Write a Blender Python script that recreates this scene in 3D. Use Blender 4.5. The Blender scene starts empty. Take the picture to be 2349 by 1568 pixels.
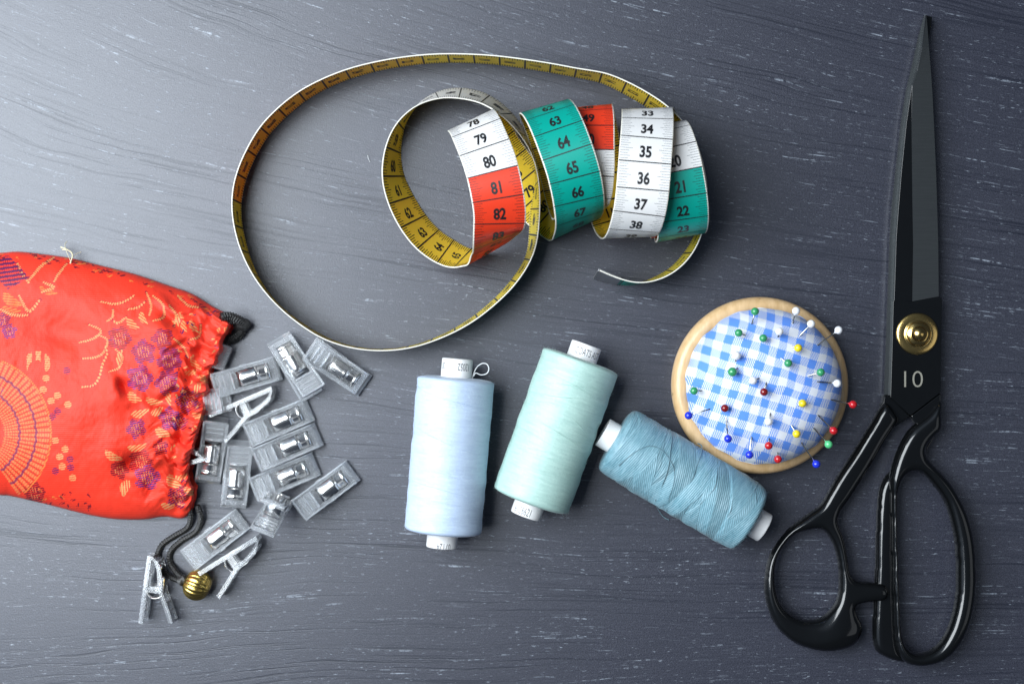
import bpy, bmesh, math, random
import numpy as np
from mathutils import Vector, Matrix
R = math.radians
rnd = random.Random(7); nr = np.random.RandomState(11)
sc = bpy.context.scene
col = sc.collection
H = 600.0                    # camera height over the table, mm (whole script works in mm, meshes are written in metres)
# ------------------------------------------------------------------ camera, world, lamps, exposure
cd = bpy.data.cameras.new('camera'); cam = bpy.data.objects.new('camera', cd); col.objects.link(cam)
cam.location = (0, 0, H/1000); cd.sensor_width = 36; cd.lens = 54; cd.clip_start = 0.01; cd.clip_end = 20
cd.dof.use_dof = True; cd.dof.focus_distance = 0.590; cd.dof.aperture_fstop = 11
sc.camera = cam
wd = bpy.data.worlds.new('World'); sc.world = wd; wd.use_nodes = True
bg = wd.node_tree.nodes['Background']; wn = wd.node_tree.nodes; wl = wd.node_tree.links       # a dim room that brightens towards the window side
wt = wn.new('ShaderNodeTexCoord'); wv_ = wn.new('ShaderNodeVectorMath'); wv_.operation = 'DOT_PRODUCT'; wl.new(wt.outputs['Generated'], wv_.inputs[0]); wv_.inputs[1].default_value = (-.70, .24, .67)
wr = wn.new('ShaderNodeValToRGB'); wl.new(wv_.outputs['Value'], wr.inputs[0]); we = wr.color_ramp.elements
we[0].position = .30; we[0].color = (.03, .038, .055, 1); we[1].position = 1.0; we[1].color = (.75, .92, 1.15, 1); e_mid = we.new(.72); e_mid.color = (.085, .11, .15, 1)
wl.new(wr.outputs[0], bg.inputs[0]); bg.inputs[1].default_value = 1.0
def area(name, loc, target, sx, sy, power, color):
    l = bpy.data.lights.new(name, 'AREA'); l.shape = 'RECTANGLE'; l.size = sx; l.size_y = sy; l.energy = power; l.color = color
    o = bpy.data.objects.new(name, l); col.objects.link(o); o.location = loc
    o.rotation_euler = (Vector(target)-Vector(loc)).to_track_quat('-Z', 'Y').to_euler(); return o
area('window_light', (-0.54, 0.14, 0.72), (-0.12, 0.02, 0), 0.62, 0.84, 17.6, (0.91, 0.965, 1.0))
area('fill_light', (0.75, -0.15, 0.75), (0, 0, 0), 0.5, 0.5, 0.45, (0.9, 0.95, 1.0))
sc.view_settings.view_transform = 'Standard'; sc.view_settings.look = 'None'; sc.view_settings.exposure = 0; sc.view_settings.gamma = 1
sc.render.engine = 'CYCLES'; sc.cycles.max_bounces = 14; sc.cycles.transparent_max_bounces = 16; sc.cycles.transmission_bounces = 12
sc.cycles.use_denoising = True; sc.cycles.sample_clamp_indirect = 6

# ------------------------------------------------------------------ helpers
S = 400/2349.0
def P(px, py, z=0.0):
    k = S*(H-z)/H
    return np.array([(px-1174.5)*k, (784-py)*k, z])
def link(o, parent=None):
    col.objects.link(o)
    if parent: o.parent = parent
    return o
def tag(o, label=None, cat=None, group=None, kind=None):
    for k, v in (('label', label), ('category', cat), ('group', group), ('kind', kind)):
        if v: o[k] = v
    return o
def thing(name, label, cat, loc=(0, 0, 0), group=None, mat=None):
    o = bpy.data.objects.new(name, None); o.empty_display_size = .005; col.objects.link(o)
    if mat is not None: o.matrix_world = mat
    else: o.location = Vector(loc)/1000
    return tag(o, label, cat, group)
def mesh(name, V, F, mats, parent=None, mi=None, smooth=True, origin=None):
    V = np.asarray(V, dtype=float)
    if origin is not None: V = V-np.asarray(origin)
    me = bpy.data.meshes.new(name); me.from_pydata((V/1000).tolist(), [], [tuple(int(i) for i in f) for f in F])
    for m in (mats if isinstance(mats, (list, tuple)) else [mats]): me.materials.append(m)
    if mi is not None: me.polygons.foreach_set('material_index', mi)
    me.polygons.foreach_set('use_smooth', [smooth]*len(me.polygons))
    me.update()
    o = bpy.data.objects.new(name, me); return link(o, parent)
def wmesh(name, V, F, mats, parent, **k):           # V in world mm, parent = an unrotated thing
    return mesh(name, V, F, mats, parent, origin=np.array(parent.location)*1000, **k)
def bevel(o, w, seg=2, ang=40):
    m = o.modifiers.new('bevel', 'BEVEL'); m.width = w/1000; m.segments = seg; m.limit_method = 'ANGLE'; m.angle_limit = R(ang); return o
def join(parts):
    V = []; F = []; n = 0
    for v, f in parts:
        V += [tuple(p) for p in v]; F += [tuple(i+n for i in q) for q in f]; n += len(v)
    return V, F
def box(x0, x1, y0, y1, z0, z1):
    v = [(x, y, z) for z in (z0, z1) for y in (y0, y1) for x in (x0, x1)]
    return v, [(0, 2, 3, 1), (4, 5, 7, 6), (0, 1, 5, 4), (2, 6, 7, 3), (0, 4, 6, 2), (1, 3, 7, 5)]
def spline(pts, n, closed=False):
    p = np.array(pts, float); m = len(p)
    if closed: p = np.vstack([p[-1], p, p[0], p[1]])
    else: p = np.vstack([2*p[0]-p[1], p, 2*p[-1]-p[-2]])
    segs = m if closed else m-1; out = []
    for i in range(segs):
        a, b, c, d = p[i:i+4]
        for t in np.linspace(0, 1, n, endpoint=False):
            out.append(.5*((2*b)+(c-a)*t+(2*a-5*b+4*c-d)*t*t+(3*b-a-3*c+d)*t**3))
    if not closed: out.append(p[-2])
    return np.array(out)
def tube(pts, r, n=10, caps=True, mod=None, flat=1.0):
    pts = np.array(pts, float); m = len(pts); T = np.gradient(pts, axis=0); T /= np.linalg.norm(T, axis=1)[:, None]+1e-9
    up = np.array([0, 0, 1.0])
    if abs(T[0] @ up) > .9: up = np.array([0, 1.0, 0])
    V = []; a = np.cross(T[0], up); a /= np.linalg.norm(a); L = 0
    rr = r if hasattr(r, '__len__') else [r]*m
    for i in range(m):
        a = a-T[i]*(a @ T[i]); a /= np.linalg.norm(a); b = np.cross(T[i], a)
        if i: L += np.linalg.norm(pts[i]-pts[i-1])
        for k in range(n):
            f = 2*math.pi*k/n; q = rr[i]*(mod(f, L) if mod else 1)
            V.append(pts[i]+q*(math.cos(f)*a+math.sin(f)*b*flat))
    F = [(i*n+k, i*n+(k+1) % n, (i+1)*n+(k+1) % n, (i+1)*n+k) for i in range(m-1) for k in range(n)]
    if caps: F += [tuple(range(n))[::-1], tuple(range((m-1)*n, m*n))]
    return V, F
def lathe(prof, n=96, rmod=None):
    V = []; F = []; m = len(prof)
    for i, (r, z) in enumerate(prof):
        for k in range(n):
            f = 2*math.pi*k/n; q = r+(rmod(f, z, r) if rmod else 0); V.append((q*math.cos(f), q*math.sin(f), z))
    for i in range(m-1):
        for k in range(n): F.append((i*n+k, i*n+(k+1) % n, (i+1)*n+(k+1) % n, (i+1)*n+k))
    if prof[0][0] < 1e-3 or True: F.append(tuple(range(n))[::-1]); F.append(tuple(range((m-1)*n, m*n)))
    return V, F
def frame(o, zdir, xdir):                            # matrix (metres) with local z along zdir, local x near xdir
    z = Vector(zdir).normalized(); x = Vector(xdir); x = (x-z*x.dot(z)).normalized(); y = z.cross(x)
    M = Matrix.Identity(4)
    for i in range(3): M[i][0] = x[i]; M[i][1] = y[i]; M[i][2] = z[i]; M[i][3] = o[i]/1000
    return M
def text_mesh(body, height, xs=1.0, bold=0.0, cut=0.0):
    c = bpy.data.curves.new('t', 'FONT'); c.body = body; c.size = 1.0; c.align_x = 'CENTER'; c.fill_mode = 'FRONT'; c.offset = bold; c.resolution_u = 4
    o = bpy.data.objects.new('t', c); col.objects.link(o); bpy.context.view_layer.update()
    dg = bpy.context.evaluated_depsgraph_get(); me = bpy.data.meshes.new_from_object(o.evaluated_get(dg))
    bpy.data.objects.remove(o); bpy.data.curves.remove(c)
    bm = bmesh.new(); bm.from_mesh(me); bpy.data.meshes.remove(me)
    ys = [v.co.y for v in bm.verts]; xsx = [v.co.x for v in bm.verts]; y0, y1 = min(ys), max(ys); cx = (min(xsx)+max(xsx))/2
    k = height/(y1-y0)
    for v in bm.verts: v.co = Vector(((v.co.x-cx)*k*xs, (v.co.y-(y0+y1)/2)*k, 0))
    if cut:
        y = -height/2+cut
        while y < height/2:
            bmesh.ops.bisect_plane(bm, geom=bm.verts[:]+bm.edges[:]+bm.faces[:], plane_co=(0, y, 0), plane_no=(0, 1, 0)); y += cut
        w = (max(xsx)-min(xsx))*k*xs/2; x = -w+cut
        while x < w:
            bmesh.ops.bisect_plane(bm, geom=bm.verts[:]+bm.edges[:]+bm.faces[:], plane_co=(x, 0, 0), plane_no=(1, 0, 0)); x += cut
    bm.verts.index_update()
    V = np.array([tuple(v.co) for v in bm.verts]); F = [tuple(v.index for v in f.verts) for f in bm.faces]; bm.free()
    return V, F

# ------------------------------------------------------------------ materials
class NT:
    def __init__(s, name):
        s.m = bpy.data.materials.new(name); s.m.use_nodes = True; s.t = s.m.node_tree; s.b = s.t.nodes['Principled BSDF']; s.out = s.t.nodes['Material Output']
    def n(s, typ, **kw):
        x = s.t.nodes.new(typ)
        for k, v in kw.items():
            if k.startswith('i_'): s.set(x.inputs[int(k[2:]) if k[2:].isdigit() else k[2:].replace('_', ' ')], v)
            else: setattr(x, k, v)
        return x
    def set(s, inp, v):
        if isinstance(v, bpy.types.NodeSocket): s.t.links.new(v, inp)
        else: inp.default_value = v
    def math(s, op, a, b=0.0, c=0.0):
        x = s.t.nodes.new('ShaderNodeMath'); x.operation = op; s.set(x.inputs[0], a); s.set(x.inputs[1], b)
        if op in ('MULTIPLY_ADD', 'SMOOTH_MIN', 'WRAP'): s.set(x.inputs[2], c)
        return x.outputs[0]
    def mm(s, scale=(1, 1, 1), coord='Object', rot=(0, 0, 0)):
        tc = s.n('ShaderNodeTexCoord'); mp = s.n('ShaderNodeMapping'); s.set(mp.inputs[0], tc.outputs[coord])
        mp.inputs['Scale'].default_value = tuple(1000*q for q in scale); mp.inputs['Rotation'].default_value = rot; return mp.outputs[0]
    def noise(s, vec, scale, detail=2, rough=.5):
        x = s.n('ShaderNodeTexNoise'); s.set(x.inputs['Vector'], vec); x.inputs['Scale'].default_value = scale; x.inputs['Detail'].default_value = detail; x.inputs['Roughness'].default_value = rough
        return x.outputs[0]
    def ramp(s, f, stops):
        x = s.n('ShaderNodeValToRGB'); s.set(x.inputs[0], f); e = x.color_ramp.elements
        while len(e) < len(stops): e.new(.5)
        for q, (p, c) in zip(e, stops): q.position = p; q.color = (c, c, c, 1) if not hasattr(c, '__len__') else (*c, 1)
        return x.outputs[0]
    def mix(s, f, a, b):
        x = s.n('ShaderNodeMix', data_type='RGBA'); s.set(x.inputs[0], f)
        s.set(x.inputs[6], a if isinstance(a, bpy.types.NodeSocket) else (*a, 1)); s.set(x.inputs[7], b if isinstance(b, bpy.types.NodeSocket) else (*b, 1)); return x.outputs[2]
    def bump(s, h, strength, dist):
        x = s.n('ShaderNodeBump'); s.set(x.inputs['Height'], h); x.inputs['Strength'].default_value = strength; x.inputs['Distance'].default_value = dist/1000
        s.set(s.b.inputs['Normal'], x.outputs[0]); return x
    def p(s, **kw):
        for k, v in kw.items():
            i = s.b.inputs[k.replace('_', ' ')]; s.set(i, (*v, 1) if isinstance(v, tuple) and len(v) == 3 and i.type == 'RGBA' else v)
        return s
def simple(name, c, rough=.5, metal=0., var=.08, nscale=.5, bump=0., bscale=4., **kw):
    t = NT(name); v = t.mm(); n = t.noise(v, nscale, 3)
    a = tuple(max(0, q*(1-var)) for q in c); b = tuple(q*(1+var) for q in c)
    t.p(Base_Color=t.mix(n, a, b), Roughness=rough, Metallic=metal, **kw)
    if bump: t.bump(t.noise(v, bscale, 3), .6, bump)
    return t.m

# table laminate: dark blue-grey, sand grain, broken chalky grain lines
t = NT('dark_grained_laminate')
v = t.mm(); sep = t.n('ShaderNodeSeparateXYZ'); t.set(sep.inputs[0], v); X, Y = sep.outputs[0], sep.outputs[1]
slope = t.math('MULTIPLY_ADD', Y, 0.0013, 0.13)
cmb0 = t.n('ShaderNodeCombineXYZ'); t.set(cmb0.inputs[0], t.math('MULTIPLY', X, .35)); t.set(cmb0.inputs[1], Y)
warp = t.noise(cmb0.outputs[0], .012, 3, .55)
warp2 = t.noise(cmb0.outputs[0], .085, 3, .6)
f = t.math('ADD', t.math('MULTIPLY_ADD', X, slope, Y), t.math('MULTIPLY', warp, 20.0))
f = t.math('ADD', f, t.math('MULTIPLY', warp2, 1.8))
def line_noise(fs, xs, detail=2, off=0.0):
    c = t.n('ShaderNodeCombineXYZ'); t.set(c.inputs[0], t.math('MULTIPLY_ADD', X, xs, off)); t.set(c.inputs[1], t.math('MULTIPLY', f, fs)); return t.noise(c.outputs[0], 1.0, detail, .6)
sand = t.noise(v, 1.75, 2, .8); sand2 = t.noise(v, .95, 2, .6)
flecks = t.ramp(line_noise(1.5, .30, 3), [(.61, 0.), (.71, 1.)])
dens = t.ramp(line_noise(.10, .012, 2, 7.0), [(.36, 0.15), (.62, 1.)])
brk = t.ramp(t.noise(v, .38, 2, .7), [(.42, 0.), (.58, 1.)])
white = t.math('MULTIPLY', t.math('MULTIPLY', flecks, dens), brk)
thin = t.ramp(line_noise(.95, .03, 3, 31.0), [(.60, 0.), (.68, 1.)])
thinb = t.math('MULTIPLY', thin, t.ramp(line_noise(.2, .03, 2, 50.0), [(.44, 0.), (.6, 1.)]))
groove = t.ramp(line_noise(.85, .013, 3, 90.0), [(.535, 0.), (.63, 1.)])
groove = t.math('MULTIPLY', groove, t.ramp(line_noise(.05, .006, 2, 120.0), [(.40, .08), (.60, 1.)]))
base = t.mix(t.ramp(sand, [(.3, 0.), (.7, 1.)]), (.002, .003, .008), (.052, .055, .082))
base = t.mix(t.math('MULTIPLY', sand2, .35), base, (.024, .025, .040))
micro = t.ramp(line_noise(1.5, .06, 3, 60.0), [(.35, 0.), (.65, 1.)])
base = t.mix(t.math('MULTIPLY', micro, .45), base, (.010, .012, .024))
base = t.mix(t.math('MULTIPLY', groove, .9), base, (.004, .006, .016))
w = t.math('MAXIMUM', white, t.math('MULTIPLY', t.math('MULTIPLY', thinb, brk), .8))
base = t.mix(t.math('MULTIPLY', w, .9), base, (.36, .41, .48))
hgt = t.math('ADD', t.math('MULTIPLY', sand, .55), t.math('MULTIPLY', w, .35)); hgt = t.math('SUBTRACT', hgt, t.math('MULTIPLY', groove, .2))
t.bump(hgt, .7, .17)
t.p(Base_Color=base, Roughness=.40, Specular_IOR_Level=t.math('SUBTRACT', .95, t.math('MULTIPLY', groove, .12)), Specular_Tint=(.93, .955, 1.0))
M_TABLE = t.m

def tape_mat(name, c, tr):
    t = NT(name); v = t.mm(); n = t.noise(v, 3.0, 3)
    cc = t.mix(n, tuple(q*.93 for q in c), tuple(min(1, q*1.05) for q in c))
    t.p(Base_Color=cc, Roughness=.36); t.bump(t.noise(v, 1.6, 3), .25, .05)
    tl = t.n('ShaderNodeBsdfTranslucent'); t.set(tl.inputs[0], cc); mx = t.n('ShaderNodeMixShader'); mx.inputs[0].default_value = tr
    t.set(mx.inputs[1], t.b.outputs[0]); t.set(mx.inputs[2], tl.outputs[0]); t.set(t.out.inputs[0], mx.outputs[0]); return t.m
M_TW = tape_mat('tape_white', (.80, .80, .80), .10); M_TR = tape_mat('tape_red', (.86, .055, .018), .22)
M_TG = tape_mat('tape_green', (.0, .36, .29), .16); M_TY = tape_mat('tape_yellow', (.96, .72, .06), .30); M_TE = tape_mat('tape_edge', (.86, .84, .76), .05)
M_INK = simple('black_ink', (.012, .012, .014), .4); M_INK2 = simple('grey_tick_ink', (.17, .18, .19), .5)
M_STEEL = simple('scratched_clip_steel', (.40, .41, .42), .30, .9, .25, .9, .05, 1.5)
M_CHROME = simple('spring_chrome', (.95, .94, .92), .24, 1., .03, .4)
t = NT('clear_plastic'); v = t.mm(); nn = t.noise(v, .7, 3)
t.p(Base_Color=t.mix(nn, (.90, .94, .98), (.98, .99, 1.)), Roughness=.04, Transmission_Weight=.82, IOR=1.46, Specular_IOR_Level=1.0, Alpha=.72)
M_CLEAR = t.m
M_BLACK = simple('black_enamel', (.004, .0045, .005), .12, 0., .1, .3, .03, .25, Coat_Weight=.2, Coat_Roughness=.06)
t = NT('ground_blade_steel'); v = t.mm((.12, 4, 1)); n = t.noise(v, 1, 3)
t.p(Base_Color=t.mix(n, (.056, .063, .067), (.086, .094, .098)), Metallic=.75, Roughness=.38); t.bump(n, .25, .03); M_BLADE = t.m
M_GOLD = simple('polished_brass', (.86, .58, .20), .16, 1., .1, 1.2, .05, 3.)
M_BEAD = simple('gold_bead_metal', (.70, .50, .14), .27, 1., .25, .5, .04, 2.)
M_MARK = simple('etched_grey_mark', (.25, .24, .20), .5)
M_CORD = simple('black_braided_cord', (.022, .022, .022), .42, 0, .4, 3., .15, 4.)
M_CORE = simple('white_spool_plastic', (.82, .82, .82), .33, 0, .03, .5)
M_PRINT = simple('faded_dot_print', (.10, .10, .11), .5)
M_PINST = simple('pin_steel', (.55, .54, .52), .22, 1.)
t = NT('pale_turned_wood'); v = t.mm((1, .16, 1)); n = t.noise(v, .5, 5, .6); n2 = t.noise(t.mm(), .09, 2); nd = t.ramp(t.noise(t.mm((1, .6, 1)), .16, 2, .7), [(.73, 0.), (.78, 1.)])
cc = t.mix(t.ramp(n, [(.3, 0.), (.7, 1.)]), (.56, .37, .18), (.74, .53, .30)); cc = t.mix(t.math('MULTIPLY', n2, .3), cc, (.62, .36, .15)); cc = t.mix(nd, cc, (.10, .05, .02))
t.p(Base_Color=cc, Roughness=.36, Coat_Weight=.25, Coat_Roughness=.2); t.bump(n, .3, .08); M_WOOD = t.m

# ------------------------------------------------------------------ the table
n = 2
tb = mesh('tabletop', [(-700, -560, 0), (700, -560, 0), (700, 560, 0), (-700, 560, 0), (-700, -560, -18), (700, -560, -18), (700, 560, -18), (-700, 560, -18)],
          [(0, 1, 2, 3), (7, 6, 5, 4), (0, 4, 5, 1), (1, 5, 6, 2), (2, 6, 7, 3), (3, 7, 4, 0)], M_TABLE, smooth=False)
tag(tb, kind='structure')

# ------------------------------------------------------------------ measuring tape
def a_(x, y): return 516.1+.4755*x, 86+.4755*y
def b_(x, y): return 1089.6+.3292*x, 172+.3292*y
def c_(x, y): return 802.9+.2926*x, 172+.2926*y
ST = []                       # (v, C, w)
def st_center(v, q, z, ang, wz=0.0):
    C = P(*q, z); w = np.array([math.cos(R(ang)), math.sin(R(ang)), wz]); ST.append((v, C, w/np.linalg.norm(w)))
def st_edges(v, A, zA, B, zB):
    a = P(*A, zA); b = P(*B, zB); w = (b-a)/np.linalg.norm(b-a); ST.append((v, (a+b)/2, w))
def hz(v, top, Rr=2.48, zc=26., R2=25.): return zc+R2*math.cos((v-top)/Rr)
# inner hidden loop
st_center(3.0, b_(1290, 450), 30, 8); st_center(5.3, b_(1330, 750), 36, 8); st_center(7.3, b_(1372, 1010), 30, 8); st_center(8.9, b_(1398, 1110), 17, 9)
st_center(10.3, b_(1385, 1040), 6, 9); st_center(13.0, b_(1340, 740), 3.2, 9); st_center(15.2, b_(1300, 430), 12, 9); st_center(16.7, b_(1290, 345), 27, 9)
for v, q in ((18.65, (1350, 455)), (19.65, (1395, 610)), (20.65, (1430, 790)), (21.65, (1450, 955)), (22.65, (1450, 1078))): st_center(v, b_(*q), hz(v, 20.3, 2.48, 22.5, 20), 11)
st_center(23.8, b_(1432, 1133), 24, 11); st_center(24.9, b_(1415, 1095), 9, 8); st_center(26.4, b_(1375, 930), 1.6, 7); st_center(28.2, b_(1320, 640), .9, 5); st_center(30.2, b_(1250, 330), 9, 3); st_center(31.8, b_(1200, 232), 27, 2)
for v, q, a in ((32.65, (1203, 272), 1.5), (33.65, (1200, 385), 0), (34.65, (1188, 545), -1.5), (35.65, (1175, 730), -2.5), (36.65, (1155, 910), -2), (37.65, (1122, 1050), 0), (38.65, (1085, 1122), 2)): st_center(v, b_(*q), hz(v, 35.6), a)
st_center(39.7, b_(1042, 1125), 13, 3); st_center(41.35, b_(965, 965), 2.5, 6); st_center(43.35, b_(880, 640), 1.0, 5); st_center(45.2, b_(810, 330), 9, 5); st_center(46.8, b_(782, 222), 27, 5)
for v, q, a in ((48.65, (790, 305), 4), (49.65, (790, 458), 1), (50.65, (790, 640), 0), (51.65, (778, 800), 3), (52.65, (755, 920), 8)): st_center(v, b_(*q), hz(v, 50.5, 2.45, 24, 21), a)
st_center(54.0, b_(708, 968), 19, 13); st_center(55.2, b_(670, 880), 4.5, 14); st_center(57.3, b_(590, 570), 2.2, 15); st_center(59.2, b_(500, 300), 10, 15); st_center(60.7, b_(478, 218), 27, 16)
for v, q, a in ((61.65, (510, 238), 16), (62.65, (560, 328), 17), (63.65, (620, 478), 17), (64.65, (680, 655), 17), (65.65, (717, 822), 18), (66.65, (732, 962), 20)): st_center(v, b_(*q), hz(v, 64.3), a)
st_center(68.1, b_(708, 1060), 23, 22); st_center(69.6, b_(665, 1060), 6, 30)
st_center(71.3, c_(1530, 1040), .8, 41); st_center(72.35, c_(1415, 918), .7, 45); st_center(73.35, c_(1305, 785), .8, 45); st_center(74.35, c_(1195, 645), 1.6, 38); st_center(75.5, c_(1080, 470), 8, 30); st_center(76.8, c_(945, 352), 26, 26)
for v, q, a in ((77.65, (970, 380), 22), (78.65, (1030, 512), 17), (79.65, (1098, 690), 13), (80.65, (1148, 895), 12), (81.65, (1176, 1098), 15), (82.65, (1158, 1270), 20)): st_center(v, c_(*q), hz(v, 80.5), a)
st_edges(84.1, c_(1002, 1392), 23, c_(1240, 1285), 20)
st_edges(85.1, c_(945, 1480), 20, c_(1100, 1390), 5)
st_edges(86, c_(800, 1512), 17, c_(968, 1365), 1)
st_edges(87, c_(635, 1455), 16, c_(860, 1315), .5)
st_edges(88, c_(495, 1345), 16, c_(725, 1235), .4)
st_edges(89, c_(385, 1190), 16, c_(600, 1110), .4)
st_edges(90, c_(303, 1015), 16.5, c_(495, 945), .4)
st_edges(91, c_(256, 820), 17.5, c_(418, 772), .4)
st_edges(92, c_(275, 605), 18, c_(400, 575), .4)
st_edges(93, c_(350, 415), 18.5, c_(440, 385), .4)
st_edges(94, c_(490, 268), 18.5, c_(545, 225), .4)
st_edges(95, c_(660, 193), 18, c_(705, 130), .4)
st_edges(96, c_(835, 180), 17.6, c_(888, 106), .5)
st_edges(97, c_(1037, 223), 17.6, c_(1080, 158), .8)
st_edges(98, c_(1208, 335), 18, c_(1240, 278), 1.5)
st_edges(99, c_(1345, 490), 19, c_(1362, 445), 2.2)
st_edges(100, c_(1437, 660), 20, c_(1440, 650), 2.5)
st_edges(101, c_(1480, 850), 20.5, c_(1455, 855), 2.6)
st_edges(102, c_(1487, 1060), 20, c_(1420, 1040), 2.2)
# big upright ring: top-edge pixel, extra lean of the bottom edge in pixels
ring = [(a_(1477, 1070), (-13, -6)), (a_(1400, 1190), (-13, -8)), (a_(1300, 1290), (-10, -9)), (a_(1180, 1380), (-7, -9)), (a_(1040, 1450), (-3, -7)), (a_(900, 1495), (0, -5)), (a_(760, 1510), (0, -2)), (a_(620, 1498), (0, -1)),
        (a_(480, 1455), (0, 0)), (a_(350, 1375), (-3, 1)), (a_(240, 1280), (-6, 3)), (a_(150, 1170), (-5, 3)), (a_(90, 1060), (-2, 2)), (a_(50, 940), (0, 0)), (a_(34, 840), (0, 0)), (a_(38, 730), (1, 0)), (a_(68, 620), (2, 0)), (a_(112, 525), (2, 1)),
        (a_(170, 430), (3, 1)), (a_(250, 345), (3, 2)), (a_(350, 265), (2, 1)), (a_(470, 200), (1, 0)), (a_(600, 150), (0, 0)), (a_(740, 115), (0, -1)), (a_(880, 92), (0, -1)), (a_(1020, 80), (0, -1)), (a_(1160, 80), (0, -1)), (a_(1300, 88), (0, -1)), (a_(1440, 105), (0, 0)),
        ((1261, 145), (-1, 0)), ((1330, 158), (-2, 0)), ((1390, 168), (-3, 3)), ((1440, 188), (-5, 6)), ((1490, 215), (-6, 7)), ((1531, 243), (-6, 6)), ((1560, 271), (-4, 4)), ((1583, 300), (-2, 1)), ((1603, 343), (2, 0)), ((1616, 389), (4, 0)), ((1622, 442), (4, 0)), ((1620, 485), (1, 0)),
        ((1610, 536), (-4, 0)), ((1593, 574), (-8, -4)), ((1564, 610), (-8, -6)), ((1531, 633), (-6, -8)), ((1494, 646), (-3, -6)), ((1458, 648), (-2, 2)), ((1419, 638), (-3, 8)), ((1376, 620), (-6, 12))]
zt = 19.2; prev = ST[-1][1]; L = []; RG = []
for (q, l) in ring:
    A = P(*q, zt); B = P(*q, zt); B = B*1.0; B[2] = .35; B[0] += l[0]*S; B[1] -= l[1]*S
    Cc = (A+B)/2; L.append(np.linalg.norm(Cc-prev)/10); prev = Cc; RG.append((Cc, (B-A)/np.linalg.norm(B-A)))
tot = sum(L); v = 102.0
for d, (Cc, ww) in zip(L, RG): v += d*(150.0-102.0)/tot; ST.append((v, Cc, ww))
SV = np.array([s[0] for s in ST]); SC = np.array([np.r_[s[1], s[2]] for s in ST])
TG = np.zeros_like(SC)
for i in range(len(SV)):
    if 0 < i < len(SV)-1:
        h0 = SV[i]-SV[i-1]; h1 = SV[i+1]-SV[i]; s0 = (SC[i]-SC[i-1])/h0; s1 = (SC[i+1]-SC[i])/h1; TG[i] = (s0*h1+s1*h0)/(h0+h1)
TG[0] = (SC[1]-SC[0])/(SV[1]-SV[0]); TG[-1] = (SC[-1]-SC[-2])/(SV[-1]-SV[-2])
DV = np.arange(3.0, 150.0001, .1)
def herm(v):
    i = int(np.clip(np.searchsorted(SV, v, 'right')-1, 0, len(SV)-2)); h = SV[i+1]-SV[i]; t = (v-SV[i])/h
    return (2*t**3-3*t*t+1)*SC[i]+(t**3-2*t*t+t)*h*TG[i]+(-2*t**3+3*t*t)*SC[i+1]+(t**3-t*t)*h*TG[i+1]
RAW = np.array([herm(v) for v in DV])
K = np.array([1, 4, 9, 14, 16, 14, 9, 4, 1], float); K /= K.sum()
def smooth1(a):
    p = np.vstack([a[:1]]*4+[a]+[a[-1:]]*4); return sum(K[j]*p[j:j+len(a)] for j in range(9))
for _ in range(2): RAW[4:-4] = smooth1(RAW)[4:-4]
RC = RAW[:, :3]; RT = np.gradient(RC, axis=0); RT /= np.linalg.norm(RT, axis=1)[:, None]
RW = RAW[:, 3:]; RW = RW-RT*(RW*RT).sum(1)[:, None]; RW /= np.linalg.norm(RW, axis=1)[:, None]
RN = np.cross(RT, RW)
HW = 9.5; TH = .21
def on_tape(u, v, off):
    f = (np.asarray(v)-3.0)/.1; i = np.clip(f.astype(int), 0, len(DV)-2); t = (f-i)[:, None]
    g = lambda A: A[i]*(1-t)+A[i+1]*t
    return g(RC)+g(RW)*np.asarray(u)[:, None]+g(RN)*np.asarray(off)[:, None]
tape = thing('measuring_tape', 'curled tailor measuring tape, yellow inside, white, red and green outside, with a metal end', 'tape measure', (0, 0, 0))
us = [-HW, -HW+.42, HW-.42, HW]; V = []
for i in range(len(DV)):
    V += [RC[i]+RW[i]*u+RN[i]*TH for u in us]+[RC[i]+RW[i]*u-RN[i]*TH for u in us]
F = []; MI = []
def front_mat(v):
    d = int(math.floor(v/10+1e-6)); return {0: 1, 1: 0, 2: 2, 3: 0, 4: 1, 5: 0, 6: 2, 7: 0, 8: 1, 9: 0, 10: 2, 11: 0, 12: 1, 13: 0, 14: 2}[min(d, 14)]
for i in range(len(DV)-1):
    o = i*8; p = o+8; fm = front_mat(DV[i]+.05)
    for k, m in ((0, 4 if fm == 0 else 4), (1, fm), (2, 4)): F.append((o+k, p+k, p+k+1, o+k+1)); MI.append(m if k == 1 else (4 if m == 4 else fm))
    for k, m in ((0, 4), (1, 3), (2, 4)): F.append((o+4+k, o+5+k, p+5+k, p+4+k)); MI.append(m)
    F.append((o, o+4, p+4, p)); MI.append(4); F.append((o+3, p+3, p+7, o+7)); MI.append(4)
F += [(0, 1, 2, 3, 7, 6, 5, 4)]; MI.append(4); e = (len(DV)-1)*8; F += [(e+3, e+2, e+1, e, e+4, e+5, e+6, e+7)]; MI.append(4)
band = mesh('tape_band', V, F, [M_TW, M_TR, M_TG, M_TY, M_TE], tape, MI)
INK = []; GREY = []
def quad(lst, u0, u1, v0, v1, side):
    n = max(2, int((u1-u0)/3)+1) if False else 2
    pts = on_tape(np.array([u0, u1, u1, u0]), np.array([v0, v0, v1, v1]), np.array([side*(TH+.05)]*4))
    lst.append((pts, [(0, 1, 2, 3)] if side < 0 else [(3, 2, 1, 0)]))
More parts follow.
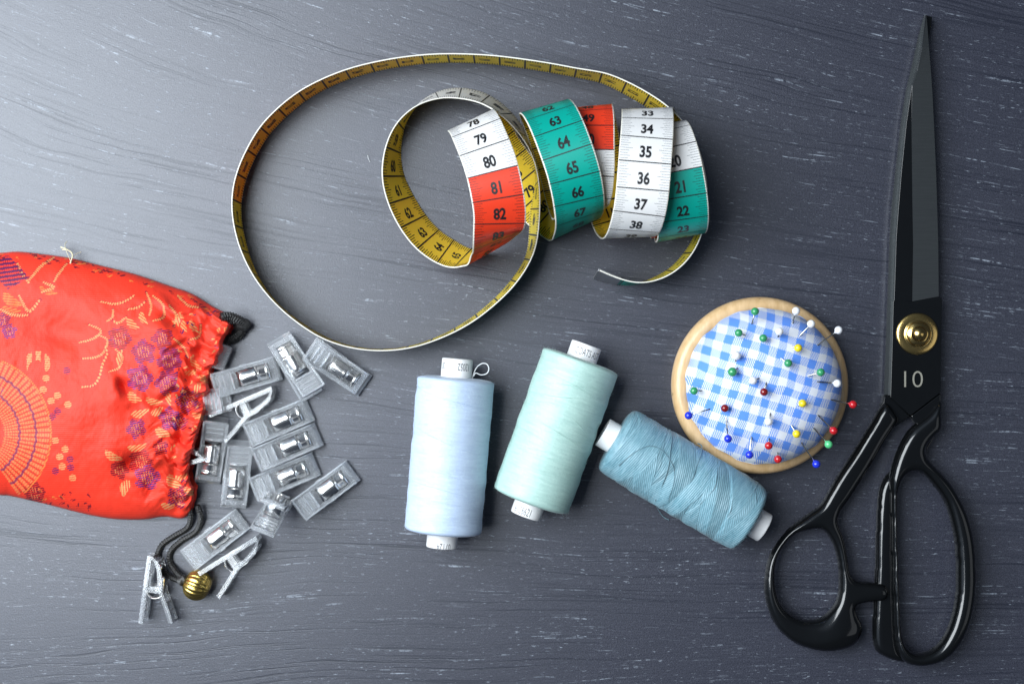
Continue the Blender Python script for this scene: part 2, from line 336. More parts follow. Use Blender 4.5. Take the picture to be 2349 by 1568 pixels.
for k in range(31, 1500):
    v = k/10; white = front_mat(v-.01) == 0
    for side in (1, -1):
        if k % 10 == 0:
            quad(INK, -HW+.15, HW-.15, v-(.022 if side > 0 else .034), v+(.022 if side > 0 else .034), side); continue
        vb = v; mm_ = k % 10 if side > 0 else (10-k % 10)
        ln = 4.6 if mm_ == 5 else (2.6+.28*((mm_*3) % 5))
        tw = .008 if side > 0 else .014
        tgt = GREY if side > 0 and white else INK
        quad(tgt, -HW+.2, -HW+.2+ln, v-tw, v+tw, side); quad(tgt, HW-.2-ln, HW-.2, v-tw, v+tw, side)
for nmb in range(4, 150):
    TV, TF = text_mesh(str(nmb), 4.7, .74 if nmb < 100 else .62, .035, .9)
    if nmb-.36 > 5:
        INK.append((on_tape(TV[:, 0], nmb-.40-TV[:, 1]/10, np.full(len(TV), TH+.055)), TF))
    vb = 151-(nmb-.40)
    if 5 < vb < 148: INK.append((on_tape(TV[:, 0], vb+TV[:, 1]/10, np.full(len(TV), -TH-.055)), TF))
V, F = join(INK); mesh('printed_numbers', V, F, M_INK, band, smooth=False)
V, F = join(GREY); mesh('printed_ticks', V, F, M_INK2, band, smooth=False)
# metal end clip folded round the end
V = []; ce = np.arange(149.1, 149.99, .15); ce = np.r_[ce, 150.0]
for vv in ce:
    for off in (TH+.35, TH+.05, -TH-.05, -TH-.35): V += list(on_tape(np.array([-HW-.15, HW+.15]), np.array([vv, vv]), np.array([off, off])))
F = []
for i in range(len(ce)-1):
    o = i*8; p = o+8
    for k in (0, 4): F += [(o+k, p+k, p+k+1, o+k+1), (o+k+2, o+k+3, p+k+3, p+k+2), (o+k, o+k+2, p+k+2, p+k), (o+k+1, p+k+1, p+k+3, o+k+3)]
F += [(0, 1, 3, 2), (4, 5, 7, 6)]; e = (len(ce)-1)*8; tend = RT[-1]
V += [V[e+j]+tend*.5 for j in (0, 1, 6, 7)]; q = len(V)-4
F += [(e, q, q+1, e+1), (q, q+2, q+3, q+1), (e+6, e+7, q+3, q+2), (e, e+6, q+2, q), (e+1, q+1, q+3, e+7)]
bevel(mesh('end_clip', V, F, M_STEEL, tape, smooth=False), .12)

# ------------------------------------------------------------------ thread spools
def thread_mat(name, c, c2, slant=0.0):
    t = NT(name); v = t.mm((.12, .12, 1.0)); rings = t.noise(v, 1.3, 4, .65); fz = t.noise(t.mm(), 1.1, 3, .7)
    cc = t.mix(t.ramp(rings, [(.3, 0.), (.7, 1.)]), c, c2); cc = t.mix(t.math('MULTIPLY', t.ramp(fz, [(.55, 0.), (.8, 1.)]), .35), cc, tuple(min(1, q*1.35+.05) for q in c2))
    t.p(Base_Color=cc, Roughness=.47, Sheen_Weight=.12, Sheen_Roughness=.4, Specular_IOR_Level=.6)
    t.set(t.b.inputs['Subsurface Weight'], .15); t.b.inputs['Subsurface Radius'].default_value = (.001, .001, .001)
    h = t.math('ADD', t.math('MULTIPLY', rings, .8), t.math('MULTIPLY', fz, .5)); t.bump(h, .6, .22); return t.m
def spool(label, p0, p1, zc, rad, core_r, ext0, ext1, cols, texts, layered=False, taper=0.0, seed=1):
    """p0 -> p1: pixels of the two ends of the wound body's axis; ext0/ext1 core stubs in mm."""
    a = P(*p0, zc); b = P(*p1, zc); ax = (b-a); Ln = np.linalg.norm(ax); ax /= Ln
    M = frame(tuple(a*[1, 1, 0]+[0, 0, zc]), tuple(ax), (0, 0, 1))       # local x up, local z along axis
    root = thing('thread_spool', label, 'thread spool', group='thread spools lying on the table', mat=M)
    m = thread_mat('spun_thread', *cols); rs = np.random.RandomState(seed)
    nz, nt = (420, 440) if layered else (150, 150)
    zs = np.linspace(0, Ln, nz); th = np.linspace(0, 2*math.pi, nt, endpoint=False)
    ZZ, TT = np.meshgrid(zs, th, indexing='ij')
    edge = np.minimum(ZZ, Ln-ZZ); shoulder = np.sqrt(np.clip(1-(1-np.clip(edge/1.6, 0, 1))**2, 0, 1))
    RR = rad-1.5+1.5*shoulder-taper*(1-np.clip(edge/9, 0, 1))**2
    for k in range(7): RR += .05*np.sin(ZZ*rs.uniform(.2, 1.1)+rs.uniform(0, 6)+rs.randint(-2, 3)*TT)
    if layered:
        hgt = np.zeros_like(RR); sl = np.zeros_like(RR); sheen_tint = np.full_like(RR, .5); U = ((TT+math.pi) % (2*math.pi)-math.pi)*rad
        for k in range(22):
            s = rs.choice([-1, 1])*rs.uniform(.10, .45); c0 = rs.uniform(-6, Ln+6); wdt = rs.uniform(5, 14)
            q = ZZ-(c0+s*U); msk = (q > 0) & (q < wdt*(1-.35*np.abs(U)/rad/1.6)); sl[msk] = s; hgt[msk] = .12+.14*rs.rand(); sheen_tint[msk] = rs.rand()  # random tone per band paints the sheen of the crossing windings into the colour
        RR += hgt+.07*np.sin(2*math.pi*(ZZ-sl*U)/.75)
    V = np.stack([RR*np.cos(TT), RR*np.sin(TT), ZZ], -1).reshape(-1, 3)
    F = [(i*nt+k, i*nt+(k+1) % nt, (i+1)*nt+(k+1) % nt, (i+1)*nt+k) for i in range(nz-1) for k in range(nt)]
    # end faces: dish in towards the core
    for e, i0 in ((0, 0), (1, (nz-1)*nt)):
        n0 = len(V); zz = (Ln if e else 0)+(.5 if e else -.5)*1.0
        rng = [(core_r+ (rad-1.6-core_r)*q, zz if q < .8 else zz-(.25 if e else -.25)) for q in (.0, .5, .85)]
        VV = [(r*math.cos(f), r*math.sin(f), z) for r, z in rng for f in th]; V = np.vstack([V, VV])
        idx = [list(range(n0+j*nt, n0+(j+1)*nt)) for j in range(3)]+[list(range(i0, i0+nt))]
        for j in range(3):
            for k in range(nt):
                q = (idx[j][k], idx[j][(k+1) % nt], idx[j+1][(k+1) % nt], idx[j+1][k]); F.append(q if e == 0 else q[::-1])
    body = mesh('wound_thread', V, F, m, root)
    if layered:
        at_ = body.data.color_attributes.new('lay_sheen', 'FLOAT_COLOR', 'POINT'); cc_ = np.full((len(V), 4), .5); cc_[:nz*nt, :3] = sheen_tint.reshape(-1)[:, None]; at_.data.foreach_set('color', cc_.ravel().astype(np.float32))
        tn_ = m.node_tree; nd_ = tn_.nodes; pb = nd_['Principled BSDF']; src = pb.inputs['Base Color'].links[0].from_socket; mx_ = nd_.new('ShaderNodeMix'); mx_.data_type = 'RGBA'; mx_.blend_type = 'MULTIPLY'; mx_.inputs[0].default_value = 1
        a2 = nd_.new('ShaderNodeAttribute'); a2.attribute_name = 'lay_sheen'; mr = nd_.new('ShaderNodeMapRange'); tn_.links.new(a2.outputs['Fac'], mr.inputs[0]); mr.inputs[3].default_value = .74; mr.inputs[4].default_value = 1.28
        tn_.links.new(src, mx_.inputs[6]); tn_.links.new(mr.outputs[0], mx_.inputs[7]); tn_.links.new(mx_.outputs[2], pb.inputs['Base Color'])
    # fuzz
    FV = []; FF = []
    for k in range(5200 if not layered else 7200):
        f = rs.uniform(0, 2*math.pi); z = rs.uniform(.0, Ln); r0 = rad-.25-taper*(1-min(1, min(z, Ln-z)/9))**2
        e = np.array([math.cos(f), math.sin(f), 0]); tn = np.array([-math.sin(f), math.cos(f), 0]); kz = np.array([0, 0, 1.])
        d = e*rs.uniform(.2, .8)+tn*rs.uniform(-1, 1)+kz*rs.uniform(-1, 1); d /= np.linalg.norm(d); ln = rs.uniform(.5, 2.3); cr = (tn*rs.uniform(-1, 1)+kz*rs.uniform(-1, 1))*.5
        sd = np.cross(d, e); sd /= np.linalg.norm(sd)+1e-6; wv = .022; o = len(FV); p = e*r0+kz*z
        for j in range(4):
            s = j/3; c = p+d*ln*s+cr*s*s*ln-e*.35*ln*s*s; FV += [c-sd*wv*(1-.6*s), c+sd*wv*(1-.6*s)]
        FF += [(o+2*j, o+2*j+1, o+2*j+3, o+2*j+2) for j in range(3)]
    fz = mesh('fibre_fuzz', FV, FF, m, body); fz['kind'] = 'stuff'
    if not layered:                                  # single strands crossing the windings
        SP = []
        for k in range(9):
            z0 = rs.uniform(3, Ln-12); sl_ = rs.choice([-1, 1])*rs.uniform(1.5, 5); ph = rs.uniform(0, 6.3); aa = np.linspace(-1.6, 1.6, 40)
            SP.append(tube([((rad+.06)*math.cos(a_q), (rad+.06)*math.sin(a_q), z0+4+sl_*math.sin(a_q*.9+.3*math.sin(ph+a_q))) for a_q in aa], .07, 5))
        sv, sf = join(SP); so = mesh('crossing_strands', sv, sf, m, body); so['kind'] = 'stuff'
    # core: hollow white tube
    cr = core_r
    prof = [(cr-.9, -ext0+.1), (cr-.5, -ext0), (cr-.1, -ext0+.1), (cr, -ext0+.5), (cr, Ln+ext1-.5), (cr-.1, Ln+ext1-.1), (cr-.5, Ln+ext1), (cr-.9, Ln+ext1-.1), (cr-1.1, Ln+ext1-.5), (cr-1.1, -ext0+.5)]
    nn = 64; V = [(r*math.cos(2*math.pi*k/nn), r*math.sin(2*math.pi*k/nn), z) for r, z in prof for k in range(nn)]; mm_ = len(prof)
    F = [(i*nn+k, i*nn+(k+1) % nn, ((i+1) % mm_)*nn+(k+1) % nn, ((i+1) % mm_)*nn+k) for i in range(mm_) for k in range(nn)]
    core = mesh('core_tube', V, F, M_CORE, root)
    # text: (string, axial pos mm, angle offset deg, flip, height)
    TP = []
    for s, zp, ao, flip, hh in texts:
        TV, TF = text_mesh(s, hh, .52, 0.0, .8); sg = -1 if flip else 1
        # local +x is up (towards camera); local y is sideways
        ang = -sg*TV[:, 0]/cr+R(ao); z = zp-sg*TV[:, 1]
        TP.append((np.stack([(cr+.03)*np.cos(ang), (cr+.03)*np.sin(ang), z], -1), TF))
    for V, F in TP: mesh('printed_code', V, F, M_PRINT, core, smooth=False)
    return root, m, M
def d5(x, y): return 860.2+.3658*x, 745.5+.3658*y
def dt(x, y): return 1319+.256*x, 917.6+.256*y
def surf_pts(pts, p0, p1, zc, rad):
    """pixels -> points just above the wound surface"""
    a = P(*p0, zc); b = P(*p1, zc); ax = (b-a)/np.linalg.norm(b-a); out = []
    for q in pts:
        z = zc+rad
        for _ in range(12):
            w = P(q[0], q[1], z); d = (w-a)-ax*((w-a) @ ax); dd = math.hypot(d[0], d[1]); z = zc+math.sqrt(max(0.5, rad*rad-dd*dd)) if dd < rad else zc
        out.append(P(q[0], q[1], z))
    return out
def local_tube(pts, r, M, name, mat, parent):
    V, F = tube(spline(pts, 8), r, 6); Mi = M.inverted(); V = [tuple((Mi @ Vector(tuple(np.array(p)/1000)))*1000) for p in V]; return mesh(name, V, F, mat, parent)
# blue
B0, B1 = (1046, 868), (1016, 1219)
r1, m1, MM1 = spool('pale blue thread spool standing out leftmost, a tiny white thread loop at its top', B0, B1, 14.8, 14.7, 5.9, 7.6, 6.0, ((.44, .55, .73), (.54, .66, .82)),
      [('12052', -4.6, -28, True, 2.8), ('100', -4.6, 54, True, 2.8), ('07124', 60.7+3.0, -10, True, 2.9)], seed=3)
M_WTH = simple('white_thread', (.8, .82, .84), .6)
lp = [d5(610, 335), d5(618, 305), d5(640, 262), d5(672, 240), d5(702, 245), d5(714, 275), d5(700, 303), d5(665, 311), d5(632, 300), d5(618, 320)]
local_tube([P(*q, 15+.1*i) for i, q in enumerate(lp)], .2, MM1, 'thread_loop', M_WTH, r1)
G0, G1 = (1333, 826), (1217, 1149)
r2, m2, MM2 = spool('mint green thread spool in the middle, stray thread across its front, printed white core ends', G0, G1, 15.2, 15.1, 5.9, 6.4, 6.0, ((.36, .56, .51), (.47, .67, .61)),
      [('COATS AST', -3.3, -14, False, 2.7), ('6128621', 60.8, 20, False, 2.9)], seed=5)
local_tube(surf_pts([d5(*q) for q in ((952, 452), (1000, 476), (1080, 482), (1160, 515), (1230, 580), (1300, 650), (1350, 722), (1372, 735))], G0, G1, 15.2, 15.15), .13, MM2, 'stray_thread', m2, r2)
T0, T1 = (1411, 1007), (1721, 1191)
r3, m3, MM3 = spool('teal blue thread spool lying aslant against the wooden pincushion, loose windings on it', T0, T1, 13.9, 13.7, 5.8, 5.6, 6.4, ((.11, .25, .31), (.25, .42, .49)), [], layered=True, taper=.9, seed=12)
for pts in ([(390, 585), (500, 490), (600, 430), (690, 410), (780, 450), (850, 540), (890, 640), (880, 760), (840, 880), (822, 990)], [(850, 262), (866, 340), (852, 460), (835, 600), (790, 740), (720, 900)],
            [(1100, 385), (1135, 410), (1130, 480), (1085, 600), (1040, 720), (900, 860)], [(1275, 545), (1270, 680), (1240, 800), (1120, 930)], [(1410, 900), (1385, 1010), (1290, 1150)]):
    local_tube(surf_pts([dt(*q) for q in pts], T0, T1, 13.9, 13.95), .2, MM3, 'stray_thread', m3, r3)
local_tube([P(*dt(*q), z) for q, z in (((720, 930), 5), ((750, 985), 2), ((790, 1040), .6), ((845, 1072), .4))], .14, MM3, 'stray_thread', m3, r3)

# ------------------------------------------------------------------ pincushion
PC = P(1741.3, 883.3, 5)[:2]; pc = thing('pincushion', 'round pincushion, blue and white gingham dome in a turned pale wood base', 'pincushion', (PC[0], PC[1], 0))
V, F = lathe([(.01, .2), (28, .2), (31.5, 1.0), (33.6, 3.0), (34.2, 5.6), (34.0, 7.6), (33.0, 9.3), (31.6, 10.1), (30.0, 10.2), (28.6, 9.6), (27.5, 8.2), (20, 8), (.01, 8)], 128)
mesh('wooden_base', V, F, M_WOOD, pc)
def dome_z(x, y):
    r = math.hypot(x, y)/29.6; f = math.atan2(y, x)
    z = 16.0+16.5*max(0, 1-r**2.5)**.58
    return z+.18*math.sin(5*f+2)*r*r+.25*math.sin(x*.21+1)*math.sin(y*.19)
V = []; nr_, na = 90, 180
for i in range(nr_+1):
    q = math.sin(i/nr_*math.pi/2)
    for k in range(na):
        f = 2*math.pi*k/na; rr = 29.6*q*(1+(.005*math.sin(7*f+1)+.006*math.sin(13*f)+.005*math.sin(23*f+2))*q**8)
        x, y = rr*math.cos(f), rr*math.sin(f); pk = (abs(math.sin(14*f+math.sin(3*f)*2))**.6)*.5*q**14
        V.append((x, y, dome_z(x/max(1, rr/29.6+1e-9) if rr > 29.6 else x, y/max(1, rr/29.6+1e-9) if rr > 29.6 else y)-pk))
for j, (rr, zz) in enumerate(((.997, 13.5), (.985, 11.0), (.965, 9.4), (.94, 8.5))):
    for k in range(na): x, y, _ = V[nr_*na+k]; V.append((x*rr, y*rr, zz))
F = [(i*na+k, (i+1)*na+k, (i+1)*na+(k+1) % na, i*na+(k+1) % na) for i in range(1, nr_+4) for k in range(na)]+[tuple(range(na, 2*na))]
t = NT('blue_gingham_cotton'); v = t.mm((1, 1, 0), rot=(0, 0, R(17))); wv = t.n('ShaderNodeTexNoise'); t.set(wv.inputs['Vector'], v); wv.inputs['Scale'].default_value = .07
ws = t.n('ShaderNodeVectorMath', operation='SCALE'); t.set(ws.inputs[0], wv.outputs[1]); ws.inputs['Scale'].default_value = 3.2
va = t.n('ShaderNodeVectorMath', operation='ADD'); t.set(va.inputs[0], v); t.set(va.inputs[1], ws.outputs[0])
sp = t.n('ShaderNodeSeparateXYZ'); t.set(sp.inputs[0], va.outputs[0])
def sq(s, per=6.35):
    x = t.math('SINE', t.math('MULTIPLY', s, 2*math.pi/per)); return t.ramp(t.math('MULTIPLY_ADD', x, .5, .5), [(.46, 0.), (.54, 1.)])
gx, gy = sq(sp.outputs[0]), sq(sp.outputs[1]); tw = t.math('SINE', t.math('MULTIPLY', t.math('ADD', sp.outputs[0], t.math('MULTIPLY', sp.outputs[1], .75)), 2*math.pi/.72))
tw = t.ramp(t.math('MULTIPLY_ADD', tw, .5, .5), [(.3, 0.), (.7, 1.)])
both = t.math('MULTIPLY', gx, gy); one = t.math('SUBTRACT', t.math('MAXIMUM', gx, gy), both); bl = t.math('MULTIPLY_ADD', one, tw, both); bl = t.math('MULTIPLY', bl, .95)
nz = t.noise(t.mm(), 1.8, 2)
t.p(Base_Color=t.mix(bl, t.mix(nz, (.68, .71, .79), (.78, .81, .87)), t.mix(nz, (.045, .20, .74), (.08, .28, .86))), Roughness=.75, Sheen_Weight=.2)
t.bump(t.math('ADD', t.math('MULTIPLY', tw, .3), nz), .4, .15)
mesh('gingham_cushion', V, F, t.m, pc)
def q_(x, y): return 1519.8+.2926*x, 659.5+.2926*y
def head_mat(name, c): return simple(name, c, .14, 0, .04, .5, Coat_Weight=.4)
HM = {'green': head_mat('green_pin_head', (.04, .30, .12)), 'mint': head_mat('light_green_pin_head', (.10, .55, .22)), 'white': head_mat('white_pin_head', (.84, .85, .88)), 'yellow': head_mat('yellow_pin_head', (.85, .66, .02)),
      'dark': head_mat('dark_red_pin_head', (.20, .008, .01)), 'red': head_mat('red_pin_head', (.50, .012, .018)), 'blue': head_mat('blue_pin_head', (.015, .035, .60))}
PINS = [('green', (725, 187), (700, 285), 'green-headed pin at the top edge of the pincushion, head over the wooden rim'), ('green', (597, 355), (645, 372), 'small green-headed pin near the upper left edge of the gingham'),
 ('green', (790, 396), (797, 420), 'green-headed pin stuck nearly upright, between the upper left green pin and a white one'), ('green', (985, 592), (930, 556), 'green-headed pin just below the upper yellow pin'),
 ('green', (1240, 663), (1140, 690), 'green-headed pin at right, directly above the white pin by the right rim'), ('green', (548, 660), (588, 630), 'biggest green pin head, left of centre under a white pin'),
 ('green', (248, 808), (310, 806), 'green-headed pin at the far left edge of the gingham'), ('mint', (1302, 1228), (1185, 1100), 'light green-headed pin slanting over the lower right wooden rim'),
 ('white', (1047, 182), (1018, 280), 'white-headed pin at the top, its head over the wooden rim near the hole'), ('white', (1165, 284), (1075, 378), 'white-headed pin second from the upper right edge, steel shaft leaning left'),
 ('white', (1380, 333), (1215, 450), 'white-headed pin sticking out farthest over the upper right rim, long shaft'), ('white', (916, 343), (905, 386), 'white-headed pin right of the upper centre green pin'),
 ('white', (578, 532), (573, 576), 'white-headed pin just above the biggest green head'), ('white', (709, 728), (755, 710), 'white-headed pin near the middle, beside the central dark red pin'),
 ('white', (1370, 750), (1215, 737), 'white-headed pin lying level at the right rim, shaft pointing left'), ('white', (830, 1050), (845, 985), 'white-headed pin in the lower middle of the gingham'),
 ('yellow', (1063, 473), (1015, 463), 'upper yellow-headed pin, above the green one'), ('yellow', (1097, 906), (1070, 925), 'middle one of the three yellow-headed pins'), ('yellow', (1050, 1145), (1010, 1080), 'lowest yellow-headed pin, near the lower right'),
 ('dark', (796, 817), (812, 745), 'dark red-headed pin at the centre of the cushion'), ('dark', (489, 944), (500, 950), 'dark red-headed pin at lower left above a blue one'),
 ('red', (832, 1237), (835, 1180), 'red-headed pin in the lower middle, upper one of the close pair'), ('red', (905, 1343), (900, 1292), 'red-headed pin at the very bottom edge of the gingham'),
 ('red', (1493, 915), (1322, 877), 'red-headed pin sticking out beyond the right rim, bright shaft'), ('red', (1341, 1120), (1220, 1000), 'red-headed pin at the lower right rim above the light green one'),
 ('blue', (205, 1001), (370, 950), 'blue-headed pin hanging over the left wooden rim'), ('blue', (514, 1183), (497, 1020), 'blue-headed pin at lower left with an upright-looking shaft'),
 ('blue', (681, 1308), (698, 1170), 'blue-headed pin near the bottom, left of the red pair'), ('blue', (1206, 1382), (1088, 1215), 'blue-headed pin reaching past the bottom right rim')]
for cname, hd, en, lab in PINS:
    z = 20.
    for _ in range(15):
        e = P(*q_(*en), z); z = dome_z(e[0]-PC[0], e[1]-PC[1]) if math.hypot(e[0]-PC[0], e[1]-PC[1]) < 29.4 else 15
    e = P(*q_(*en), z); dpx = math.hypot(hd[0]-en[0], hd[1]-en[1]); hgt = 4.8 if dpx > 90 else (3.4 if dpx > 35 else 2.8)
    if dpx > 140: hgt = 3.2
    hp = P(*q_(*hd), z+hgt if math.hypot(e[0]-PC[0], e[1]-PC[1]) < 25 else max(z+1.5, 17))
    d = hp-e; dl = np.linalg.norm(d); d /= dl
    M = frame(tuple(hp), tuple(-d), (1, .3, .2)); r = thing('pin', lab, 'pin', group='ball-headed pins stuck in the pincushion', mat=M)
    hr = 1.5 if 'biggest' not in lab else 1.75
    V, F = lathe([(max(.02, hr*math.sin(a)), -hr*math.cos(a)) for a in np.linspace(0, math.pi*.93, 14)]+[(.5, hr*1.02), (.3, hr*1.12)], 24)
    mesh('pin_head', V, F, HM[cname], r)
    L_ = dl+9; V, F = lathe([(.26, .3), (.26, L_-2), (.02, L_)], 10); mesh('pin_shaft', V, F, M_PINST, r)

# ------------------------------------------------------------------ shears
def h_(x, y): return 1720.5+.4512*x, 860.2+.4512*y
def k_(x, y): return 1892.5+.622*x, .622*y
def p_(x, y): return 2007.2+.2194*x, 659.5+.2194*y
def sdf(px, py, poly):
    a = poly; b = np.roll(poly, -1, 0); ins = np.zeros(px.shape, bool); best = np.full(px.shape, 1e9); gx = np.zeros(px.shape); gy = np.zeros(px.shape)
    for (ax, ay), (bx, by) in zip(a, b):
        dx, dy = bx-ax, by-ay; t = np.clip(((px-ax)*dx+(py-ay)*dy)/(dx*dx+dy*dy+1e-12), 0, 1); ex, ey = px-(ax+t*dx), py-(ay+t*dy); d = ex*ex+ey*ey
        m = d < best; best[m] = d[m]; gx[m] = -ex[m]; gy[m] = -ey[m]
        with np.errstate(divide='ignore', invalid='ignore'): c = ((ay > py) != (by > py)) & (px < (bx-ax)*(py-ay)/(by-ay+1e-12)+ax)
        ins ^= c
    return np.sqrt(best), ins, gx, gy
def puff(outline, holes, zc, Hh, Rr, step=.38, blur=2, rmap=None, zmap=None, flatb=.8):
    """rounded enamel casting: a pillow-edged solid inside the outline (pixels at height zc)."""
    polys = [np.array([P(*q, zc)[:2] for q in spline(o, 6, True)]) for o in [outline]+holes]
    mn = polys[0].min(0)-1.5; mx = polys[0].max(0)+1.5; xs = np.arange(mn[0], mx[0], step); ys = np.arange(mn[1], mx[1], step); X, Y = np.meshgrid(xs, ys, indexing='ij')
    d = None
    for i, pl in enumerate(polys):
        dd, ins, gx, gy = sdf(X, Y, pl); sd = np.where(ins, dd, -dd) if i == 0 else np.where(ins, -dd, dd)
        if d is None: d, GX, GY = sd, gx, gy
        else: m = sd < d; d = np.where(m, sd, d); GX = np.where(m, gx, GX); GY = np.where(m, gy, GY)
    RM = Rr if rmap is None else rmap(X, Y)
    keep = d > -step*.5; snap = keep & (d < step*.5)
    X2 = np.where(snap, X+GX, X); Y2 = np.where(snap, Y+GY, Y); dc = np.where(snap, 0, np.clip(d, 0, None))
    q = np.clip(dc/RM, 0, 1); z = np.sqrt(1-(1-q)**2)
    for _ in range(blur):
        zb = z.copy(); acc = np.zeros_like(z)
        for ax in (0, 1):
            acc += np.roll(zb, 1, ax)+np.roll(zb, -1, ax)
        zn = (zb*2+acc)/6; z = np.where(d > 1.2*step, zn, z)
    hh = Hh if zmap is None else zmap(X, Y)*Hh
    zt = zc+z*hh; zb = zc-z*hh*flatb
    idx = -np.ones(X.shape, int); V = []
    ii, jj = np.where(keep)
    for n_, (i, j) in enumerate(zip(ii, jj)): idx[i, j] = n_
    top = np.stack([X2[ii, jj], Y2[ii, jj], zt[ii, jj]], 1); bot = np.stack([X2[ii, jj], Y2[ii, jj], np.maximum(.15, zb[ii, jj])], 1); N = len(ii)
    F = []; ec = {}
    for i in range(X.shape[0]-1):
        for j in range(X.shape[1]-1):
            a, b, c, e = idx[i, j], idx[i+1, j], idx[i+1, j+1], idx[i, j+1]; g = [k for k in (a, b, c, e) if k >= 0]
            if len(g) == 4 or len(g) == 3:
                F.append(tuple(g)); F.append(tuple(k+N for k in g[::-1]))
                for u in range(len(g)):
                    ed = (g[u], g[(u+1) % len(g)]); ec[ed] = 1
    for (u, v_) in list(ec):
        if (v_, u) not in ec: F.append((v_, u, u+N, v_+N))
    return np.vstack([top, bot]), F
shears = thing('tailor_shears', 'large black tailor shears with a brass pivot screw and the number 10', 'scissors', tuple(P(2095, 780, 0)))
SO = np.array(shears.location)*1000
def smooth_obj(o, it=6, fac=.5):
    m = o.modifiers.new('weld', 'WELD'); m.merge_threshold = .00008
    m = o.modifiers.new('smooth', 'SMOOTH'); m.iterations = it; m.factor = fac
# left handle (shank, thumb ring, bulge, stop)
out = [h_(*q) for q in ((680, 135), (600, 255), (520, 385), (440, 505), (390, 590), (350, 655), (290, 700), (200, 768), (130, 850), (85, 935), (65, 1050), (75, 1150), (110, 1245), (160, 1312), (240, 1370), (350, 1402), (450, 1400), (530, 1370), (570, 1310), (570, 1258), (542, 1200), (546, 1168), (620, 1153), (685, 1143), (708, 1100), (682, 1056), (620, 1044), (545, 1033), (512, 1000), (496, 900), (478, 815), (452, 745), (462, 695), (500, 640), (560, 548), (620, 452), (690, 330), (752, 235), (748, 205))]
hole = [h_(*q) for q in ((330, 785), (380, 800), (420, 870), (440, 960), (445, 1060), (432, 1140), (390, 1200), (340, 1230), (270, 1235), (200, 1200), (152, 1140), (131, 1050), (132, 970), (160, 890), (225, 815))]
bc = P(*h_(440, 1310), 6)
def rm(X, Y): return 2.7+3.6*np.exp(-(((X-bc[0])/9)**2+((Y-bc[1])/7)**2))
def zm(X, Y): return 1+.35*np.exp(-(((X-bc[0])/9)**2+((Y-bc[1])/7)**2))
V, F = puff(out, [hole], 6.0, 4.2, 2.7, rmap=rm, zmap=zm, blur=7); o = wmesh('handle', V, F, M_BLACK, shears); smooth_obj(o, 14)
# right handle (large bow) with lower ledge
out = [h_(*q) for q in ((845, 235), (900, 190), (968, 120), (974, 200), (973, 275), (935, 318), (903, 355), (895, 400), (930, 450), (1000, 520), (1060, 610), (1110, 720), (1140, 850), (1150, 1000), (1145, 1120), (1120, 1250), (1065, 1368), (990, 1445), (890, 1478), (800, 1468), (750, 1420), (728, 1340), (722, 1200), (716, 1000), (712, 800), (706, 620), (702, 520), (722, 430), (760, 340), (800, 275))]
hole = [h_(*q) for q in ((870, 500), (930, 565), (985, 650), (1022, 780), (1038, 900), (1040, 1100), (1010, 1250), (960, 1350), (900, 1395), (830, 1400), (783, 1350), (768, 1250), (758, 1000), (752, 800), (752, 620), (770, 540), (810, 497))]
V1, F1 = puff(out, [hole], 7.0, 4.6, 3.0, blur=7)
out2 = [h_(*q) for q in ((700, 490), (662, 545), (645, 610), (635, 750), (628, 1000), (622, 1160), (616, 1300), (630, 1390), (690, 1436), (780, 1460), (800, 1440), (760, 1380), (745, 1200), (738, 900), (735, 600), (725, 500))]
V2, F2 = puff(out2, [], 3.9, 3.6, 2.6, blur=5)
V, F = join([(V1, F1), (V2, F2)]); o = wmesh('handle', V, F, M_BLACK, shears); smooth_obj(o, 14)
# blades
def prism(top, z1, z0):
    n = len(top); V = [P(*q, z) if not hasattr(z, '__len__') else P(*q, zz) for q, zz in zip(top, z1)] if hasattr(z1, '__len__') else [P(*q, z1) for q in top]
    V += [np.array([v[0], v[1], z0]) for v in V]; F = [tuple(range(n))[::-1], tuple(range(n, 2*n))]+[(i, (i+1) % n, (i+1) % n+n, i+n) for i in range(n)]
    return V, F
# lower blade: grey bevel strip on the left, black body
Lz = 5.2
left = [k_(*q) for q in ((366, 58), (346, 130), (324, 230), (300, 330), (281, 450), (262, 620), (247, 760), (240, 870), (232, 1090), (226, 1250), (219, 1455))]
cut = [k_(*q) for q in ((370, 57), (352, 175), (335, 262), (316, 322), (297, 470), (279, 640), (266, 800), (262, 870), (252, 1090), (249, 1250), (242, 1455))]
V = []; F = []; n = len(left)
for q in left: V.append(P(*q, 4.45))
for q in cut: V.append(P(q[0]+1.5, q[1], 4.6))
for q in cut: V.append(P(q[0]+16, q[1]+4, 4.6))
for q in left: w_ = P(*q, 3.2); V.append(np.array([w_[0], w_[1], 1.6]))
for q in cut: w_ = P(q[0]+16, q[1]+4, 4.6); V.append(np.array([w_[0], w_[1], 1.6]))
MI = []
for i in range(n-1):
    F += [(i, i+1, n+i+1, n+i), (n+i, n+i+1, 2*n+i+1, 2*n+i), (3*n+i+1, 3*n+i, 4*n+i, 4*n+i+1), (i+1, i, 3*n+i, 3*n+i+1), (2*n+i, 2*n+i+1, 4*n+i+1, 4*n+i)]; MI += [1, 0, 0, 0, 0]
F += [(0, n, 2*n, 4*n, 3*n), (n-1, 4*n-1, 5*n-1, 3*n-1, 2*n-1)]; MI += [0, 0]
wmesh('blade', V, F, [M_BLACK, M_BLADE], shears, mi=MI, smooth=False)
